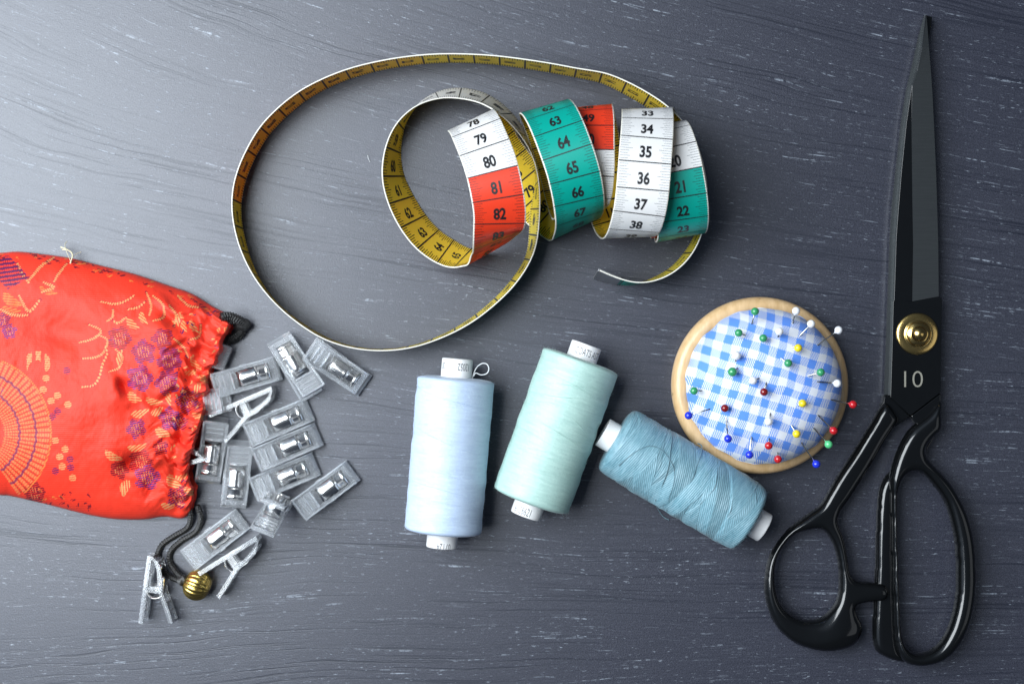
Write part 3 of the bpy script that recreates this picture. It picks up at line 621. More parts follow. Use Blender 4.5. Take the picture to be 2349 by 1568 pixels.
# upper blade: hollow black face, ground grey facet, block with pivot
ct = [k_(*q) for q in ((371, 57), (356, 175), (338, 262), (320, 315), (300, 455), (282, 630), (269, 790), (263, 870), (255, 1110))]
rd = [k_(*q) for q in ((372.5, 57.5), (359, 175), (341, 262), (322, 316), (319, 455), (321, 630), (323, 790), (325, 900), (322, 1111))]
rt = [k_(*q) for q in ((375, 57), (384, 175), (391, 262), (396, 330), (403, 470), (410, 630), (415, 790), (418, 890), (420, 1092))]
ZT = 8.6; V = []; F = []; MI = []; n = len(ct)
for row, z in ((ct, 8.48), (rd, ZT), (rt, 8.3)):
    for i, q in enumerate(row): V.append(P(*q, z-(1.2 if i == 0 else 0)))
for row, z in ((ct, 6.6), (rt, 7.6)):
    for i, q in enumerate(row): w_ = P(*q, z); V.append(np.array([w_[0], w_[1], 4.8]))
for i in range(n-1):
    F += [(n+i, i, i+1, n+i+1), (2*n+i, n+i, n+i+1, 2*n+i+1), (i, 3*n+i, 3*n+i+1, i+1), (2*n+i, 2*n+i+1, 4*n+i+1, 4*n+i), (3*n+i, 4*n+i, 4*n+i+1, 3*n+i+1)]; MI += [0, 1, 1, 1, 0]
F += [(0, n, 2*n, 4*n, 3*n)]; MI += [0]
blk = [k_(252, 1108), k_(322, 1112), k_(420, 1094), k_(431, 1098), p_(692, 600), p_(686, 1092), p_(372, 1335), p_(163, 1142), k_(247, 1300)]
bv, bf = prism(blk, 8.9, 4.8)
V0, F0 = join([(V, F)]); off = len(V0); V0 += [tuple(q) for q in bv]; F0 += [tuple(i+off for i in f_) for f_ in bf]; MI += [0]*len(bf)
o = wmesh('blade', V0, F0, [M_BLACK, M_BLADE], shears, mi=MI, smooth=False); bevel(o, .35, 2, 25)
# bolsters that carry the blades into the handles
bl1 = [p_(690, 1100), p_(376, 1340), p_(440, 1440), p_(400, 1560), h_(770, 370), h_(900, 380), p_(640, 1540), p_(690, 1480)]
bl2 = [k_(219, 1455), k_(246, 1462), p_(365, 1338), h_(790, 225), h_(740, 262), h_(665, 150), p_(82, 1210)]
bv1, bf1 = prism(bl1, 8.0, 3.0); bv2, bf2 = prism(bl2, 6.6, 2.2); V, F = join([(bv1, bf1), (bv2, bf2)])
o = wmesh('bolster', V, F, M_BLACK, shears, smooth=False); bevel(o, .9, 3, 25)
pv = P(*p_(442, 483), 9.2); pn = lathe([(.01, 0), (7.9, 0), (8.05, .25), (7.9, .55), (7.4, .75), (5.4, 1.0), (5.1, .95), (4.9, 1.3), (4.6, 1.5), (.01, 1.5)], 96)
V = np.array(pn[0])+[pv[0], pv[1], 8.9]; ps = wmesh('pivot_washer', V, pn[1], M_GOLD, shears)
pn = lathe([(.01, 1.4), (4.5, 1.4), (4.6, 1.9), (4.2, 2.5), (3.2, 2.7), (2.9, 2.8), (2.7, 3.4), (2.1, 4.3), (1.2, 4.9), (.02, 5.1)], 96, lambda f, z, r: (.16*math.cos(6*f) if 1.6 < z < 2.3 else 0))
mesh('pivot_nut', np.array(pn[0])+[pv[0], pv[1], 8.9]-SO, pn[1], M_GOLD, ps)
TV, TF = text_mesh('10', 6.2, 1.05, -.012); ctr = P(*p_(403, 955), 8.95)
wmesh('size_number', np.stack([TV[:, 0]+ctr[0], TV[:, 1]+ctr[1], np.full(len(TV), 8.95)], 1), TF, M_MARK, shears, smooth=False)

# ------------------------------------------------------------------ sewing clips
def plate(prof, cols_, th, skip):
    """bent plate: prof [(x,z)], y columns, skip(i,j) cells left open"""
    pr = np.array(prof, float); T = np.gradient(pr, axis=0); T /= np.linalg.norm(T, axis=1)[:, None]; N = np.stack([-T[:, 1], T[:, 0]], 1); m = len(pr); c = len(cols_)
    if N[m//2][1] < 0: N = -N
    V = [(pr[i][0]+s*N[i][0]*th/2, y, pr[i][1]+s*N[i][1]*th/2) for s in (1, -1) for i in range(m) for y in cols_]
    A = lambda s, i, j: s*m*c+i*c+j; cell = {(i, j) for i in range(m-1) for j in range(c-1) if not skip(i, j)}; F = []
    for (i, j) in cell:
        F.append((A(0, i, j), A(0, i, j+1), A(0, i+1, j+1), A(0, i+1, j))); F.append((A(1, i, j), A(1, i+1, j), A(1, i+1, j+1), A(1, i, j+1)))
        for (di, dj, e) in ((-1, 0, ((i, j), (i, j+1))), (1, 0, ((i+1, j+1), (i+1, j))), (0, -1, ((i+1, j), (i, j))), (0, 1, ((i, j+1), (i+1, j+1)))):
            if (i+di, j+dj) not in cell: (a, b), (c2, d2) = e; F.append((A(0, c2, d2), A(0, a, b), A(1, a, b), A(1, c2, d2)))
    return V, F
W = 4.8
ys = [-W, -3.2, 3.2, W]
def ring_(cx, cy, z, r):
    return tube([(cx+r*math.cos(a), cy+r*math.sin(a), z) for a in np.linspace(0, 2*math.pi, 13)], .13, 6, False)
# x = distance from the tip (0) towards the handles (26)
low = plate([(0, .75), (2.5, .75), (7, .75), (8, .75), (15.5, .75), (17, .75), (23, .75), (25, .75), (26.3, .75)], ys, 1.2, lambda i, j: j == 1 and i in (3,))
lowrim = [box(.0, 26.3, -W-.05, -W+.65, .2, 2.0), box(.0, 26.3, W-.65, W+.05, .2, 2.0), box(25.6, 26.4, -W+.65, W-.65, .2, 2.0), box(18.6, 19.2, -3.6, 3.6, 1.3, 1.9), box(20.6, 21.2, -3.6, 3.6, 1.3, 1.9), box(22.6, 23.2, -3.6, 3.6, 1.3, 1.9),
          box(11.6, 14.2, -W+.65, -3.1, 1.3, 5.6), box(11.6, 14.2, 3.1, W-.65, 1.3, 5.6)]
LOW = join([low]+lowrim+[ring_(1.2, y, 1.45, .42) for y in (-3.3, -1.1, 1.1, 3.3)]+[ring_(4.4, y, 1.4, .9) for y in (-2.4, 2.2)])
up_prof = [(.5, 1.9), (1.6, 3.2), (3.5, 4.4), (6.2, 5.3), (8.2, 5.8), (10.5, 6.1), (13, 6.6), (15.8, 7.9), (17.5, 8.8), (20, 10.1), (22.5, 11.3), (24.6, 12.2)]
up = plate(up_prof, ys, 1.1, lambda i, j: j == 1 and 2 <= i <= 7)
def rail(y0, y1, dz):
    return plate([(x, z+dz) for x, z in up_prof[1:]], [y0, y1], 1.0, lambda i, j: False)
UP = join([up, rail(-W-.1, -W+.65, .75), rail(W-.65, W+.1, .75), plate([(24.0, 12.6), (24.8, 13.0)], [-W+.6, W-.6], 1.1, lambda i, j: False), plate([(17.4, 9.5), (18.1, 9.9)], [-3.3, 3.3], .8, lambda i, j: False),
           plate([(20.2, 10.9), (20.7, 11.2)], [-3.2, 3.2], .6, lambda i, j: False), plate([(21.8, 11.6), (22.3, 11.9)], [-3.2, 3.2], .6, lambda i, j: False),
           box(11.2, 14.0, -W-.35, -W+.4, 4.9, 7.3), box(11.2, 14.0, W-.4, W+.35, 4.9, 7.3)]+[ring_(2.0, y, 4.2, .4) for y in (-3.3, -1.1, 1.1, 3.3)])
spr_prof = spline([(3.7, 4.6), (3.9, 5.5), (4.7, 5.75), (5.0, 5.2), (5.4, 5.3), (7.3, 5.9), (7.9, 6.3), (8.4, 7.2), (10.0, 7.35), (12.2, 7.5), (14.6, 7.45), (15.7, 6.6), (16.3, 5.2), (16.3, 3.2), (15.0, 1.4), (12.5, .6), (9.8, .55), (8.3, 1.3)], 4)
SPR = plate(spr_prof, [-2.95, 2.95], .3, lambda i, j: False)
CM = {}
def clip(label, M, group='clear plastic sewing clips'):
    r = thing('sewing_clip', label, 'sewing clip', group=group, mat=M)
    for nm, (V, F), m, bw in (('lower_jaw', LOW, M_CLEAR, .3), ('upper_jaw', UP, M_CLEAR, .3), ('metal_spring', SPR, M_CHROME, .06)):
        if nm not in CM:
            o = mesh(nm, V, F, m, r, smooth=(nm == 'metal_spring')); CM[nm] = (o.data, bw)
        else: o = link(bpy.data.objects.new(nm, CM[nm][0]), r)
        if nm != 'metal_spring': bevel(o, bw, 2, 35)
    return r
def flat_clip(label, Hd, T, z=0.25, roll=0, pitch=0, fwd=None):
    a = P(*T, z+1); b = P(*Hd, z+1); x = Vector((b-a)); x.z = 0; x.normalize(); a[2] = z
    M = Matrix.Translation(Vector(tuple(a))/1000) @ Matrix(((x.x, -x.y, 0, 0), (x.y, x.x, 0, 0), (0, 0, 1, 0), (0, 0, 0, 1)))
    M = M @ Matrix.Rotation(R(roll), 4, 'X') @ Matrix.Rotation(R(-pitch), 4, 'Y'); return clip(label, M)
def side_clip(label, T, E1, E2, z=0.3, dip=0.0):
    """lying on its side: width vertical; E1 = end of the straight jaw, E2 = end of the arched jaw"""
    zz = z+W+.15; a = P(*T, zz); x = Vector(tuple(P(*E1, zz)-a)); x.z = 0; x.normalize(); e2 = Vector(tuple(P(*E2, zz)-a)); cz = x.x*e2.y-x.y*e2.x
    zax = Vector((-x.y, x.x, 0)) if cz > 0 else Vector((x.y, -x.x, 0)); yax = zax.cross(x)
    x = (x-Vector((0, 0, dip))).normalized(); yax = zax.cross(x)
    M = Matrix.Identity(4)
    for i in range(3): M[i][0] = x[i]; M[i][1] = yax[i]; M[i][2] = zax[i]; M[i][3] = a[i]/1000
    return clip(label, M)
flat_clip('clear sewing clip beside the pouch mouth, under the top tilted clip', (495, 886), (641, 843), 1.0, 0, 2)
flat_clip('clear sewing clip tilted upright, between the pouch-mouth clip and the rightmost top clip', (706, 893), (635, 775), 3.2, -16, -4)
flat_clip('clear sewing clip farthest right in the top row, just below the yellow tape ring', (722, 803), (838, 885), .3)
flat_clip('clear sewing clip topmost of the three parallel clips in the middle', (575, 996), (713, 937), .3)
flat_clip('clear sewing clip in the middle of the three parallel clips', (597, 1051), (733, 994), .3)
flat_clip('clear sewing clip lowest of the three parallel clips', (590, 1118), (727, 1062), .3)
flat_clip('clear sewing clip lying alone, farthest right below the three parallel clips', (691, 1166), (811, 1077), .3)
flat_clip('clear sewing clip beside the black cord, above the gold bead', (437, 1281), (559, 1187), .3)
flat_clip('clear sewing clip upright in the photo, overlapping the clip at the pouch edge', (545, 1022), (533, 1163), 2.0, 14)
flat_clip('clear sewing clip pushed against the pouch edge, partly under its neighbour', (492, 975), (474, 1107), .6, 12)
# the propped-up short-looking clip
x = Vector((-.15, -.37, .92)).normalized(); z = Vector((.35, .86, .37)); z = (z-x*z.dot(x)).normalized(); y = z.cross(x)
M = Matrix.Identity(4); o_ = P(646, 1148, 1.2)
for i in range(3): M[i][0] = x[i]; M[i][1] = y[i]; M[i][2] = z[i]; M[i][3] = o_[i]/1000
clip('clear sewing clip propped on end, looking short, below the parallel clips', M)
side_clip('clear sewing clip lying on its side like a letter A, nearest the pouch mouth', (625, 884), (479, 947), (526, 1009))
side_clip('clear sewing clip lying on its side, just right of the gold bead', (591, 1225), (452, 1310), (503, 1366))
side_clip('clear sewing clip on its side at the lower left, left of the cord', (343, 1269), (322, 1428), (405, 1411))
flat_clip('clear sewing clip mostly inside the pouch, dotted tip showing below the black cord loop', (380, 765), (524, 824), 4.5, 0, -9)
flat_clip('clear sewing clip with only its blunt end poking out of the pouch mouth', (520, 915), (376, 935), 1.0)
side_clip('clear sewing clip on edge, thin tip poking from the pouch', (476, 1056), (325, 1096), (333, 1050), 1.6, .06)

# ------------------------------------------------------------------ brocade pouch
def e_(x, y): return .4388*x, 516.1+.4388*y
topc = spline([(-190, 640), (-150, 598), (-80, 582)]+[e_(*q) for q in ((0, 145), (100, 139), (250, 155), (380, 175), (500, 205), (700, 255), (870, 312), (1000, 358), (1110, 425), (1195, 468))], 12)
botc = spline([(-190, 1060), (-150, 1105), (-80, 1122)]+[e_(*q) for q in ((0, 1410), (60, 1416), (250, 1460), (450, 1510), (600, 1535), (750, 1537), (860, 1522), (950, 1532), (1002, 1498))], 12)
mouth = spline([e_(*q) for q in ((1002, 1498), (1014, 1420), (1000, 1300), (1008, 1200), (1040, 1080), (1078, 950), (1092, 830), (1140, 700), (1160, 620), (1198, 540), (1195, 468))], 12)
def resamp(c, n):
    d = np.r_[0, np.cumsum(np.linalg.norm(np.diff(c, axis=0), axis=1))]; s = np.linspace(0, d[-1], n); return np.stack([np.interp(s, d, c[:, k]) for k in (0, 1)], 1)
NS, NTT = 470, 400
tc_, bc_, mc_ = resamp(topc, NS), resamp(botc, NS), resamp(mouth, NTT)
lc_ = np.stack([np.interp(np.linspace(0, 1, NTT), [0, .5, 1], [-190, -205, -190]), np.linspace(1060, 640, NTT)], 1)
s = np.linspace(0, 1, NS)[:, None]; tt = np.linspace(0, 1, NTT)[None, :]
def coons(k): return (1-tt)*bc_[:, k][:, None]+tt*tc_[:, k][:, None]+(1-s)*lc_[:, k][None, :]+s*mc_[:, k][None, :]-((1-s)*(1-tt)*bc_[0, k]+s*(1-tt)*bc_[-1, k]+(1-s)*tt*tc_[0, k]+s*tt*tc_[-1, k])
PX, PY = coons(0), coons(1)
Sg, Tg = np.broadcast_to(s, PX.shape), np.broadcast_to(tt, PX.shape)
# distance (in px) to the mouth
dm = (1-Sg)*700
def n1(x, seed, octs=3):
    rs = np.random.RandomState(seed); out = 0; a = 1
    for o in range(octs):
        g = rs.uniform(-1, 1, 512); xx = x*2**o; i = np.floor(xx).astype(int); f = xx-i; f = f*f*(3-2*f); out = out+a*(g[i % 512]*(1-f)+g[(i+1) % 512]*f); a *= .5
    return out
def n2(x, y, seed, octs=3):
    rs = np.random.RandomState(seed); out = 0; a = 1
    for o in range(octs):
        g = rs.uniform(-1, 1, (128, 128)); xx, yy = x*2**o, y*2**o; i, j = np.floor(xx).astype(int), np.floor(yy).astype(int); fx, fy = xx-i, yy-j; fx = fx*fx*(3-2*fx); fy = fy*fy*(3-2*fy)
        q = lambda a_, b_: g[a_ % 128, b_ % 128]
        out = out+a*((q(i, j)*(1-fx)+q(i+1, j)*fx)*(1-fy)+(q(i, j+1)*(1-fx)+q(i+1, j+1)*fx)*fy); a *= .5
    return out
prof = np.clip(4*Tg*(1-Tg), 0, 1)**.42
lr = np.clip(Sg/.12, 0, 1)**.5
hgt = 17.5*prof*lr*(1-.14*np.clip((Sg-.70)/.3, 0, 1))
gath = np.exp(-dm/62.)
pl = n1(Tg*18+.9*n1(Sg*9, 5)+.5, 21, 2); pl2 = n1(Tg*37+1.3*n1(Sg*14, 6), 22, 2)
neck = np.exp(-((dm-46)/13.)**2)
hgt = hgt*(1-.14*neck)+prof*(gath*(6.4*pl+2.2*pl2))
hgt = hgt+prof*1.3*n2(PX/120., PY/120., 3, 2)+prof*.22*n2(PX/26., PY/34., 4, 3)
def dent(x, y, r, a, ang=0, ar=1.0):
    a *= 1.6; X_, Y_ = e_(x, y); dx, dy = PX-X_, PY-Y_; c, s_ = math.cos(R(ang)), math.sin(R(ang)); u = dx*c+dy*s_; w_ = (-dx*s_+dy*c)*ar; return a*np.exp(-(u*u+w_*w_)/(r*r))
for a in ((905, 1262, 62, 2.2), (860, 560, 50, 1.6), (320, 560, 42, -2.2, 100, .6), (650, 840, 20, -3.2, 60, 1.5), (600, 870, 40, 1.8), (690, 1240, 24, -4.0, -20, 1.6), (800, 1215, 26, 2.6, -20, 1.3), (560, 1180, 40, 1.2), (900, 500, 26, -2.2, 40, 2.0), (850, 400, 26, 1.2, 40, 2), (790, 1400, 24, -2.0, 70, 1.5), (960, 1210, 20, 2.2, 0, 1.4), (860, 960, 18, -1.8, 20, 2), (940, 1110, 15, -2.0, 0, 2), (1000, 640, 14, 1.6, 0, 1.5)): hgt = hgt+prof*dent(*a)
hgt = np.maximum(hgt, .4+.0*hgt)
# mouth outline bumps
bump_ = (1.8*pl+1.0*pl2)*np.exp(-dm/16.)*np.clip(4*Tg*(1-Tg)*3, 0, 1)
PXb = PX+bump_*2.6
zfin = hgt+1.2
# roll the mouth edge down
rollz = np.clip(1-dm/9., 0, 1)**2; zfin = zfin*(1-.45*rollz)
k = S*(H-zfin)/H; WX, WY = (PXb-1174.5)*k, (784-PY)*k
top = np.stack([WX, WY, zfin], -1).reshape(-1, 3)
# colours of the woven design, in fabric coordinates
fx = (PX/.4388); fy = ((PY-516.1)/.4388)
rs = np.random.RandomState(5)
RED = np.array([.78, .040, .019]); GOLD = np.array([.64, .29, .11]); PUR = np.array([.09, .012, .08]); BLU = np.array([.07, .03, .19]); MAR = np.array([.16, .008, .02]); ORG = np.array([.72, .17, .04])
C = np.broadcast_to(RED, fx.shape+(3,)).copy()*(1+.05*n2(fx/60, fy/60, 8)[..., None])
def hatch(ang, per, duty): u = fx*math.cos(R(ang))+fy*math.sin(R(ang)); return ((u/per) % 1) < duty
def put(m, c, a=1.0): C[m] = C[m]*(1-a)+c*a
wob = 6*n2(fx/18, fy/18, 9, 2)
def flower(cx, cy, r, c, c2=None, ang=80, gold=.15):
    dx, dy = fx-cx, fy-cy; rr = np.hypot(dx, dy)+wob*.6; th = np.arctan2(dy, dx); m = rr < r*(.72+.30*np.abs(np.cos(2.5*th+cx)))+5*n2(fx/9, fy/9, 13, 1)
    put(m & hatch(ang, 11, .62), c)
    if c2 is not None: put(m & hatch(ang, 11, .62) & (n2(fx/14, fy/14, int(cx) % 90) > .25), c2)
    put(m & hatch(ang+90, 13, .3) & hatch(ang, 11, .5) & (rr > r*.15) & (rr < r*(.2+gold*2)), GOLD)
def leaf(cx, cy, L_, W_, ang, c=GOLD, ha=None):
    dx, dy = fx-cx, fy-cy; u = dx*math.cos(R(ang))+dy*math.sin(R(ang)); w_ = -dx*math.sin(R(ang))+dy*math.cos(R(ang)); w_ = w_+u*u/L_*.25
    m = ((u/L_)**2+(np.abs(w_)/(W_*(1-.3*u/L_)))**1.6) < 1; put(m & hatch(ang+65 if ha is None else ha, 13, .58), c)
def branch(pts, wd=7, c=GOLD, c2=MAR):
    p = spline(pts, 7); best = np.full(fx.shape, 1e9); al = np.zeros(fx.shape); L0 = 0
    for (x0, y0), (x1, y1) in zip(p[:-1], p[1:]):
        dx, dy = x1-x0, y1-y0; ll = math.hypot(dx, dy)+1e-6; t_ = np.clip(((fx-x0)*dx+(fy-y0)*dy)/ll**2, 0, 1); d = np.hypot(fx-x0-t_*dx, fy-y0-t_*dy); m = d < best; best[m] = d[m]; al[m] = (L0+t_*ll)[m]; L0 += ll
    ww = wd*(.65+.35*np.sin(al/L0*math.pi)); m = best < ww; put(m & ((al/13+fy/40) % 1 < .6), c); put((best < ww+3.5) & (best > ww*.55) & ((al/13+fy/40) % 1 >= .6), c2, .8)
for a in ((625, 592, 66, MAR, PUR), (752, 662, 66, PUR, BLU), (850, 592, 58, PUR, MAR), (885, 705, 70, PUR, BLU), (732, 800, 72, BLU, PUR), (872, 825, 66, PUR, BLU), (985, 915, 72, MAR, BLU), (890, 1010, 62, BLU, PUR), (712, 1062, 56, PUR, BLU), (735, 1235, 66, MAR, MAR), (770, 1318, 70, PUR, BLU), (625, 1278, 50, MAR, MAR), (840, 1160, 42, MAR, PUR), (48, 555, 42, BLU, PUR), (10, 500, 45, PUR, BLU), (940, 1030, 46, MAR, PUR), (180, 1400, 60, MAR, MAR), (930, 1420, 60, PUR, MAR), (-60, 850, 80, PUR, BLU), (-160, 700, 90, PUR, BLU)): flower(*a, ang=78 if a[0] < 900 else 60)
for a in ((700, 905, 42, 22, 30), (805, 925, 46, 18, 10), (735, 985, 52, 20, -15), (825, 975, 36, 20, -35), (850, 1090, 44, 24, 20), (720, 1165, 52, 18, -12), (590, 1212, 52, 20, 25), (650, 1372, 46, 24, 110), (690, 520, 44, 18, 40), (745, 490, 36, 16, 60), (930, 490, 40, 14, 100), (1010, 535, 44, 16, 55), (960, 530, 32, 14, 70), (1020, 730, 42, 16, 50), (1000, 770, 36, 14, -20), (1070, 810, 34, 18, 40), (1030, 850, 32, 16, 120), (880, 910, 34, 14, 80), (1040, 1000, 38, 16, 10), (620, 700, 50, 13, 95), (905, 1345, 46, 26, 40), (960, 1320, 34, 18, -30), (985, 1390, 30, 18, 20), (880, 1470, 40, 16, 0), (60, 400, 60, 26, 30, ORG), (60, 450, 50, 18, 10, ORG), (250, 350, 50, 14, 20, ORG)): leaf(*a)
for p_s in ([(525, 400), (600, 412), (660, 395), (700, 368)], [(590, 440), (588, 480), (560, 500)], [(465, 520), (520, 545), (520, 570), (470, 600), (415, 612)], [(520, 575), (560, 600), (545, 660), (500, 690), (430, 697)], [(430, 846), (490, 835), (520, 790), (535, 730), (560, 670), (550, 640)], [(605, 650), (640, 690), (620, 745), (570, 765)], [(765, 350), (790, 420), (780, 470)], [(800, 370), (850, 415), (855, 480), (800, 500)], [(660, 480), (620, 510), (590, 500)], [(670, 440), (720, 430), (760, 400)], [(885, 420), (920, 470), (910, 530)], [(930, 370), (985, 420), (1040, 430)], [(905, 590), (960, 640), (985, 690)], [(1050, 520), (1040, 580), (990, 600)],
            [(280, 170), (215, 215), (150, 290)], [(350, 200), (310, 250), (280, 300)], [(230, 300), (280, 325), (220, 350)], [(100, 370), (150, 450), (210, 390)], [(0, 440), (70, 470), (150, 470)], [(90, 200), (120, 260), (150, 300)]): branch(p_s, 6.5 if p_s[0][0] > 300 else 8)
# striped roof motif upper left, shell fan, buds
m = (fx < 160) & (fy > 160) & (fy < 345) & (np.abs(fx-40)*.8+np.abs(fy-250-.25*(fx-60)) < 92); put(m & hatch(82, 22, .6), PUR); put(m & hatch(-8, 12, .25), MAR)
dx, dy = fx+130, fy-1090; rr = np.hypot(dx, dy*.98); th = np.degrees(np.arctan2(dy, dx))
m = (rr < 392+6*np.cos(R(1)*th*30)) & (rr > 150) & (th > -78) & (th < 55) & (fx < 275); fan = (np.sin(R(1)*th*82) > -.3)
put(m & fan & ((rr/14) % 1 < .8), np.array([.72, .17, .06])); put(m & ~fan & ((rr/14) % 1 < .5), np.array([.42, .04, .02]))
for r0 in (232, 318): put(m & (abs(rr-r0+3*np.sin(R(1)*th*41)) < 6), PUR, .75)
put((abs(rr-396) < 5) & (th > -70) & (th < 50) & hatch(40, 12, .6), ORG)
m = (((fx-195)/70)**2+((fy-720)/62)**2 < 1) & (((fx-190)/48)**2+((fy-775)/70)**2 > 1); put(m & (np.sin(fx/7.5) > -.2) & ((fy/12) % 1 < .65), GOLD)
for cx, cy in ((300, 890), (355, 937), (268, 918), (300, 972), (275, 1000), (290, 1125), (340, 1170), (312, 1210), (365, 1222), (325, 1260), (370, 1265), (380, 1320), (290, 1285), (240, 800), (225, 860), (350, 760)):
    dd = np.hypot(fx-cx, fy-cy); put((dd < 19) & hatch(80, 11, .6), GOLD if (cx*7+cy) % 3 else PUR)
for i in range(90):            # dashes near the gathered mouth
    cx, cy = rs.uniform(900, 1180), rs.uniform(430, 1500); leaf(cx, cy, rs.uniform(8, 20), rs.uniform(5, 9), rs.uniform(0, 180), GOLD if rs.rand() < .6 else (PUR if rs.rand() < .5 else MAR))
for i in range(26): cx, cy = rs.uniform(150, 480), 1440+rs.uniform(-60, 60); leaf(cx, cy, rs.uniform(8, 22), 6, rs.uniform(0, 180), MAR if rs.rand() < .7 else ORG)
for i in range(60): f_ = rs.rand(); q = tc_[int(f_*(NS-1))]; leaf(q[0]/.4388, (q[1]-516.1)/.4388+rs.uniform(5, 45), rs.uniform(8, 24), 6, rs.uniform(0, 40), MAR if rs.rand() < .6 else ORG)
# mesh: top sheet + underside
cols = C.reshape(-1, 3); N = len(top)
ztop = zfin.reshape(-1); bot = top.copy(); bot[:, 2] = .3+np.minimum(1.0, ztop*.05); 
idx = np.arange(N).reshape(NS, NTT)
F = [(idx[i, j], idx[i+1, j], idx[i+1, j+1], idx[i, j+1]) for i in range(NS-1) for j in range(NTT-1)]
cs = 8; I = list(range(0, NS-1, cs))+[NS-1]; J = list(range(0, NTT-1, cs))+[NTT-1]      # coarse underside
bid = {}; BV = []
for i in I:
    for j in J: bid[(i, j)] = N+len(BV); BV.append(bot[idx[i, j]])
for a, b in zip(I[:-1], I[1:]):
    for c, d in zip(J[:-1], J[1:]): F.append((bid[(a, c)], bid[(a, d)], bid[(b, d)], bid[(b, c)]))
for a, b in zip(I[:-1], I[1:]):
    F.append((bid[(a, 0)], bid[(b, 0)])+tuple(idx[i, 0] for i in range(b, a-1, -1))); F.append((bid[(b, NTT-1)], bid[(a, NTT-1)])+tuple(idx[i, NTT-1] for i in range(a, b+1)))
# inner lining: fold back from the mouth into the bag, open mouth
t = NT('red_brocade_silk'); at = t.n('ShaderNodeAttribute', attribute_name='weave'); v = t.mm((1, 1, 0))
tw = t.n('ShaderNodeTexWave'); t.set(tw.inputs['Vector'], v); tw.inputs['Scale'].default_value = .42; tw.inputs['Distortion'].default_value = 1.0; tw.bands_direction = 'Y'
nz = t.noise(t.mm((1, .3, 1)), 2.2, 3, .7); cc = t.mix(t.math('MULTIPLY', nz, .25), at.outputs[0], (.62, .03, .02))
t.p(Base_Color=at.outputs[0], Roughness=.58, Sheen_Weight=.05, Sheen_Roughness=.35, Specular_IOR_Level=.35, Anisotropic=.5)
t.bump(t.math('ADD', t.math('MULTIPLY', tw.outputs[1], .35), nz), .5, .2); M_SILK = t.m
po = P(150, 880, 0); pouch = thing('drawstring_pouch', 'red silk brocade drawstring pouch with gold and purple flowers, spilling clips', 'pouch', tuple(po))
allV = np.vstack([top, np.array(BV)])
ob = wmesh('brocade_bag', allV, F, M_SILK, pouch)
ca = ob.data.color_attributes.new('weave', 'FLOAT_COLOR', 'POINT'); cc = np.ones((len(allV), 4)); cc[:N, :3] = np.clip(cols, 0, 1); cc[N:, :3] = RED; ca.data.foreach_set('color', cc.ravel().astype(np.float32))
# dark lining inside the mouth
ml = []; 
for j in range(0, NTT, 6): ml.append(top[idx[NS-1, j]]-np.array([0, 0, .15]))
V = []; F = []; nm = len(ml)
for dxl in (0, -6, -14):
    for p in ml: V.append(np.array([p[0]+dxl, p[1], max(.6, p[2]*(.98-.0*dxl))]))
for r_ in range(2):
    for j in range(nm-1): F.append((r_*nm+j, r_*nm+j+1, (r_+1)*nm+j+1, (r_+1)*nm+j))
o = wmesh('mouth_lining', V, F, simple('dark_red_lining', (.10, .008, .01), .8), pouch)
sm = o.modifiers.new('t', 'SOLIDIFY'); sm.thickness = .0003; sm.offset = -1
# cords
def f_(x, y): return 286.7+.4755*x, 688.2+.4755*y
braid = lambda f, L: 1+.32*math.sin(3*f+L*3.0)*math.sin(3*f-L*3.0)
def cord(pts, r, name, parent):
    V, F = tube(spline(pts, 26), r, 24, True, braid); return wmesh(name, V, F, M_CORD, parent)
cord([P(*f_(*q), z) for q, z in (((312, 1005), 4), ((318, 1050), 3), ((300, 1098), 1.2), ((236, 1138), 1.1), ((180, 1178), 1.1), ((158, 1228), 1.1), ((170, 1282), 1.2), ((210, 1328), 2.4), ((262, 1350), 4.2), ((290, 1356), 5))], 1.0, 'drawstring_cord', pouch)
c2 = cord([P(*f_(*q), z) for q, z in (((350, 990), 5), ((366, 1050), 3), ((342, 1115), 1.2), ((272, 1160), 1.1), ((222, 1208), 1.1), ((215, 1258), 1.2), ((245, 1308), 3.2), ((276, 1340), 5))], 1.0, 'drawstring_cord', pouch)
V, F = tube(spline([P(*f_(*q), 5) for q in ((262, 1362), (276, 1350), (292, 1342))], 8), 1.9, 16, True, lambda f, L: 1+.12*math.sin(5*f+3*L)); wmesh('cord_knot', V, F, M_CORD, pouch)
cord([P(*f_(*q), z) for q, z in (((470, 95), 9), ((510, 92), 8.5), ((548, 100), 6), ((568, 125), 3.5), ((550, 165), 2.2), ((505, 190), 2), ((455, 196), 2))], 1.75, 'drawstring_cord', pouch)
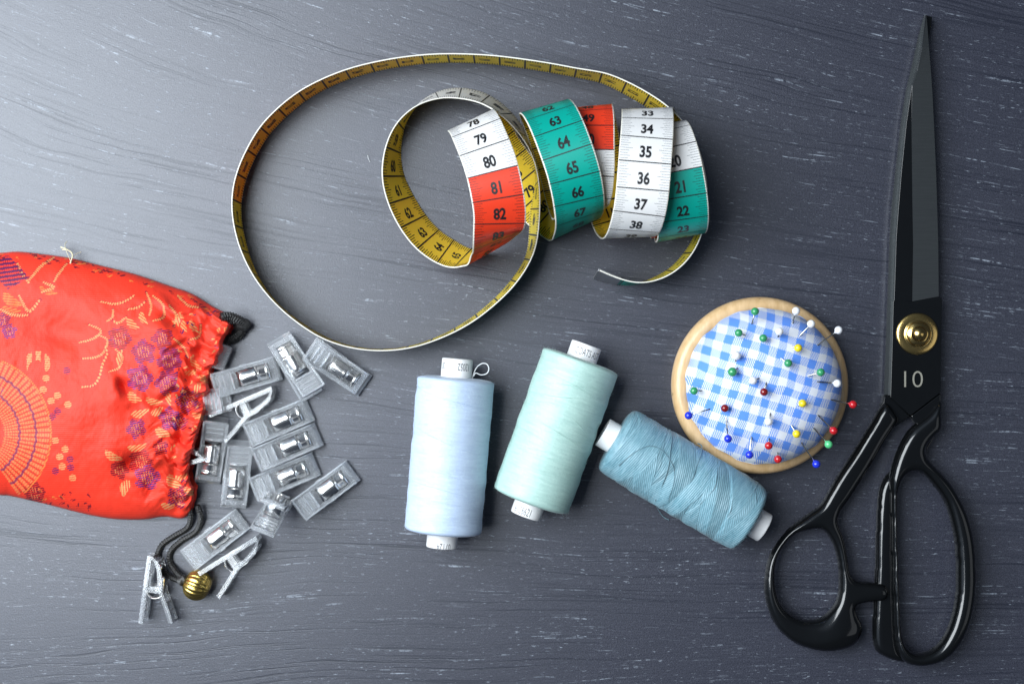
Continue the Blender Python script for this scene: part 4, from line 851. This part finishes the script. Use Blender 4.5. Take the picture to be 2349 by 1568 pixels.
cord([P(*f_(*q), z) for q, z in (((465, 80), 12), ((505, 78), 10), ((540, 92), 8), ((572, 112), 5), ((590, 120), 3.5))], 1.5, 'drawstring_cord', pouch)
V, F = lathe([(.3, -4.2), (1.6, -3.8), (2.4, -2), (2.5, 0), (2.2, 1.6), (1.2, 2.6), (.2, 3)], 20); cpos = P(*f_(572, 118), 4)
o = mesh('cord_tip', [(z_+cpos[0]-po[0], x_+cpos[1]-po[1], y_+4) for x_, y_, z_ in V], F, M_CORD, pouch)
# gold bead
bp = P(*f_(348, 1373), 5.9); dirv = P(*f_(415, 1398), 6)-P(*f_(278, 1346), 6); dirv[2] = 0; dirv /= np.linalg.norm(dirv)
nb = 18; prof_ = [(max(.9, 6.0*math.sin(a)**.8), -5.2*math.cos(a)) for a in np.linspace(.12, math.pi-.12, 40)]
V, F = lathe(prof_, 168, lambda f, z, r: -.4*(1-abs(math.sin(f*nb/2))**.7)*min(1, r/5.0)+(.12 if abs(z) < .15 else 0))
Mb = frame((0, 0, 0), tuple(dirv), (0, 0, 1)); V = [tuple(np.array((Mb.to_3x3() @ Vector(p)))+bp) for p in V]
wmesh('gold_bead', V, F, M_BEAD, pouch)
# loose thread tuft at the upper seam
M_TUFT = simple('pale_loose_thread', (.62, .58, .40), .6)
TP = []
for pts, r in (([(355, 240), (372, 190), (378, 150), (350, 128), (318, 115)], .32), ([(360, 215), (376, 175), (400, 150), (425, 140)], .12), ([(370, 190), (345, 130), (340, 100), (352, 84)], .13), ([(366, 200), (380, 160), (365, 135), (325, 128)], .22)):
    z0 = 7.5; TP.append(tube(spline([P(*e_(*q), z0-1.2*i if i > 1 else z0-.3*i) for i, q in enumerate(pts)], 8), r, 6))
V, F = join(TP); wmesh('loose_thread', V, F, M_TUFT, pouch)
# tiny lint thread on the table inside the tape ring
V, F = tube(spline([P(*a_(688, 568), .2), P(*a_(692, 584), .6), P(*a_(700, 602), .2)], 6), .09, 5); tag(mesh('lint_thread', V, F, M_WTH), 'tiny white lint thread on the dark table inside the tape ring', 'lint')
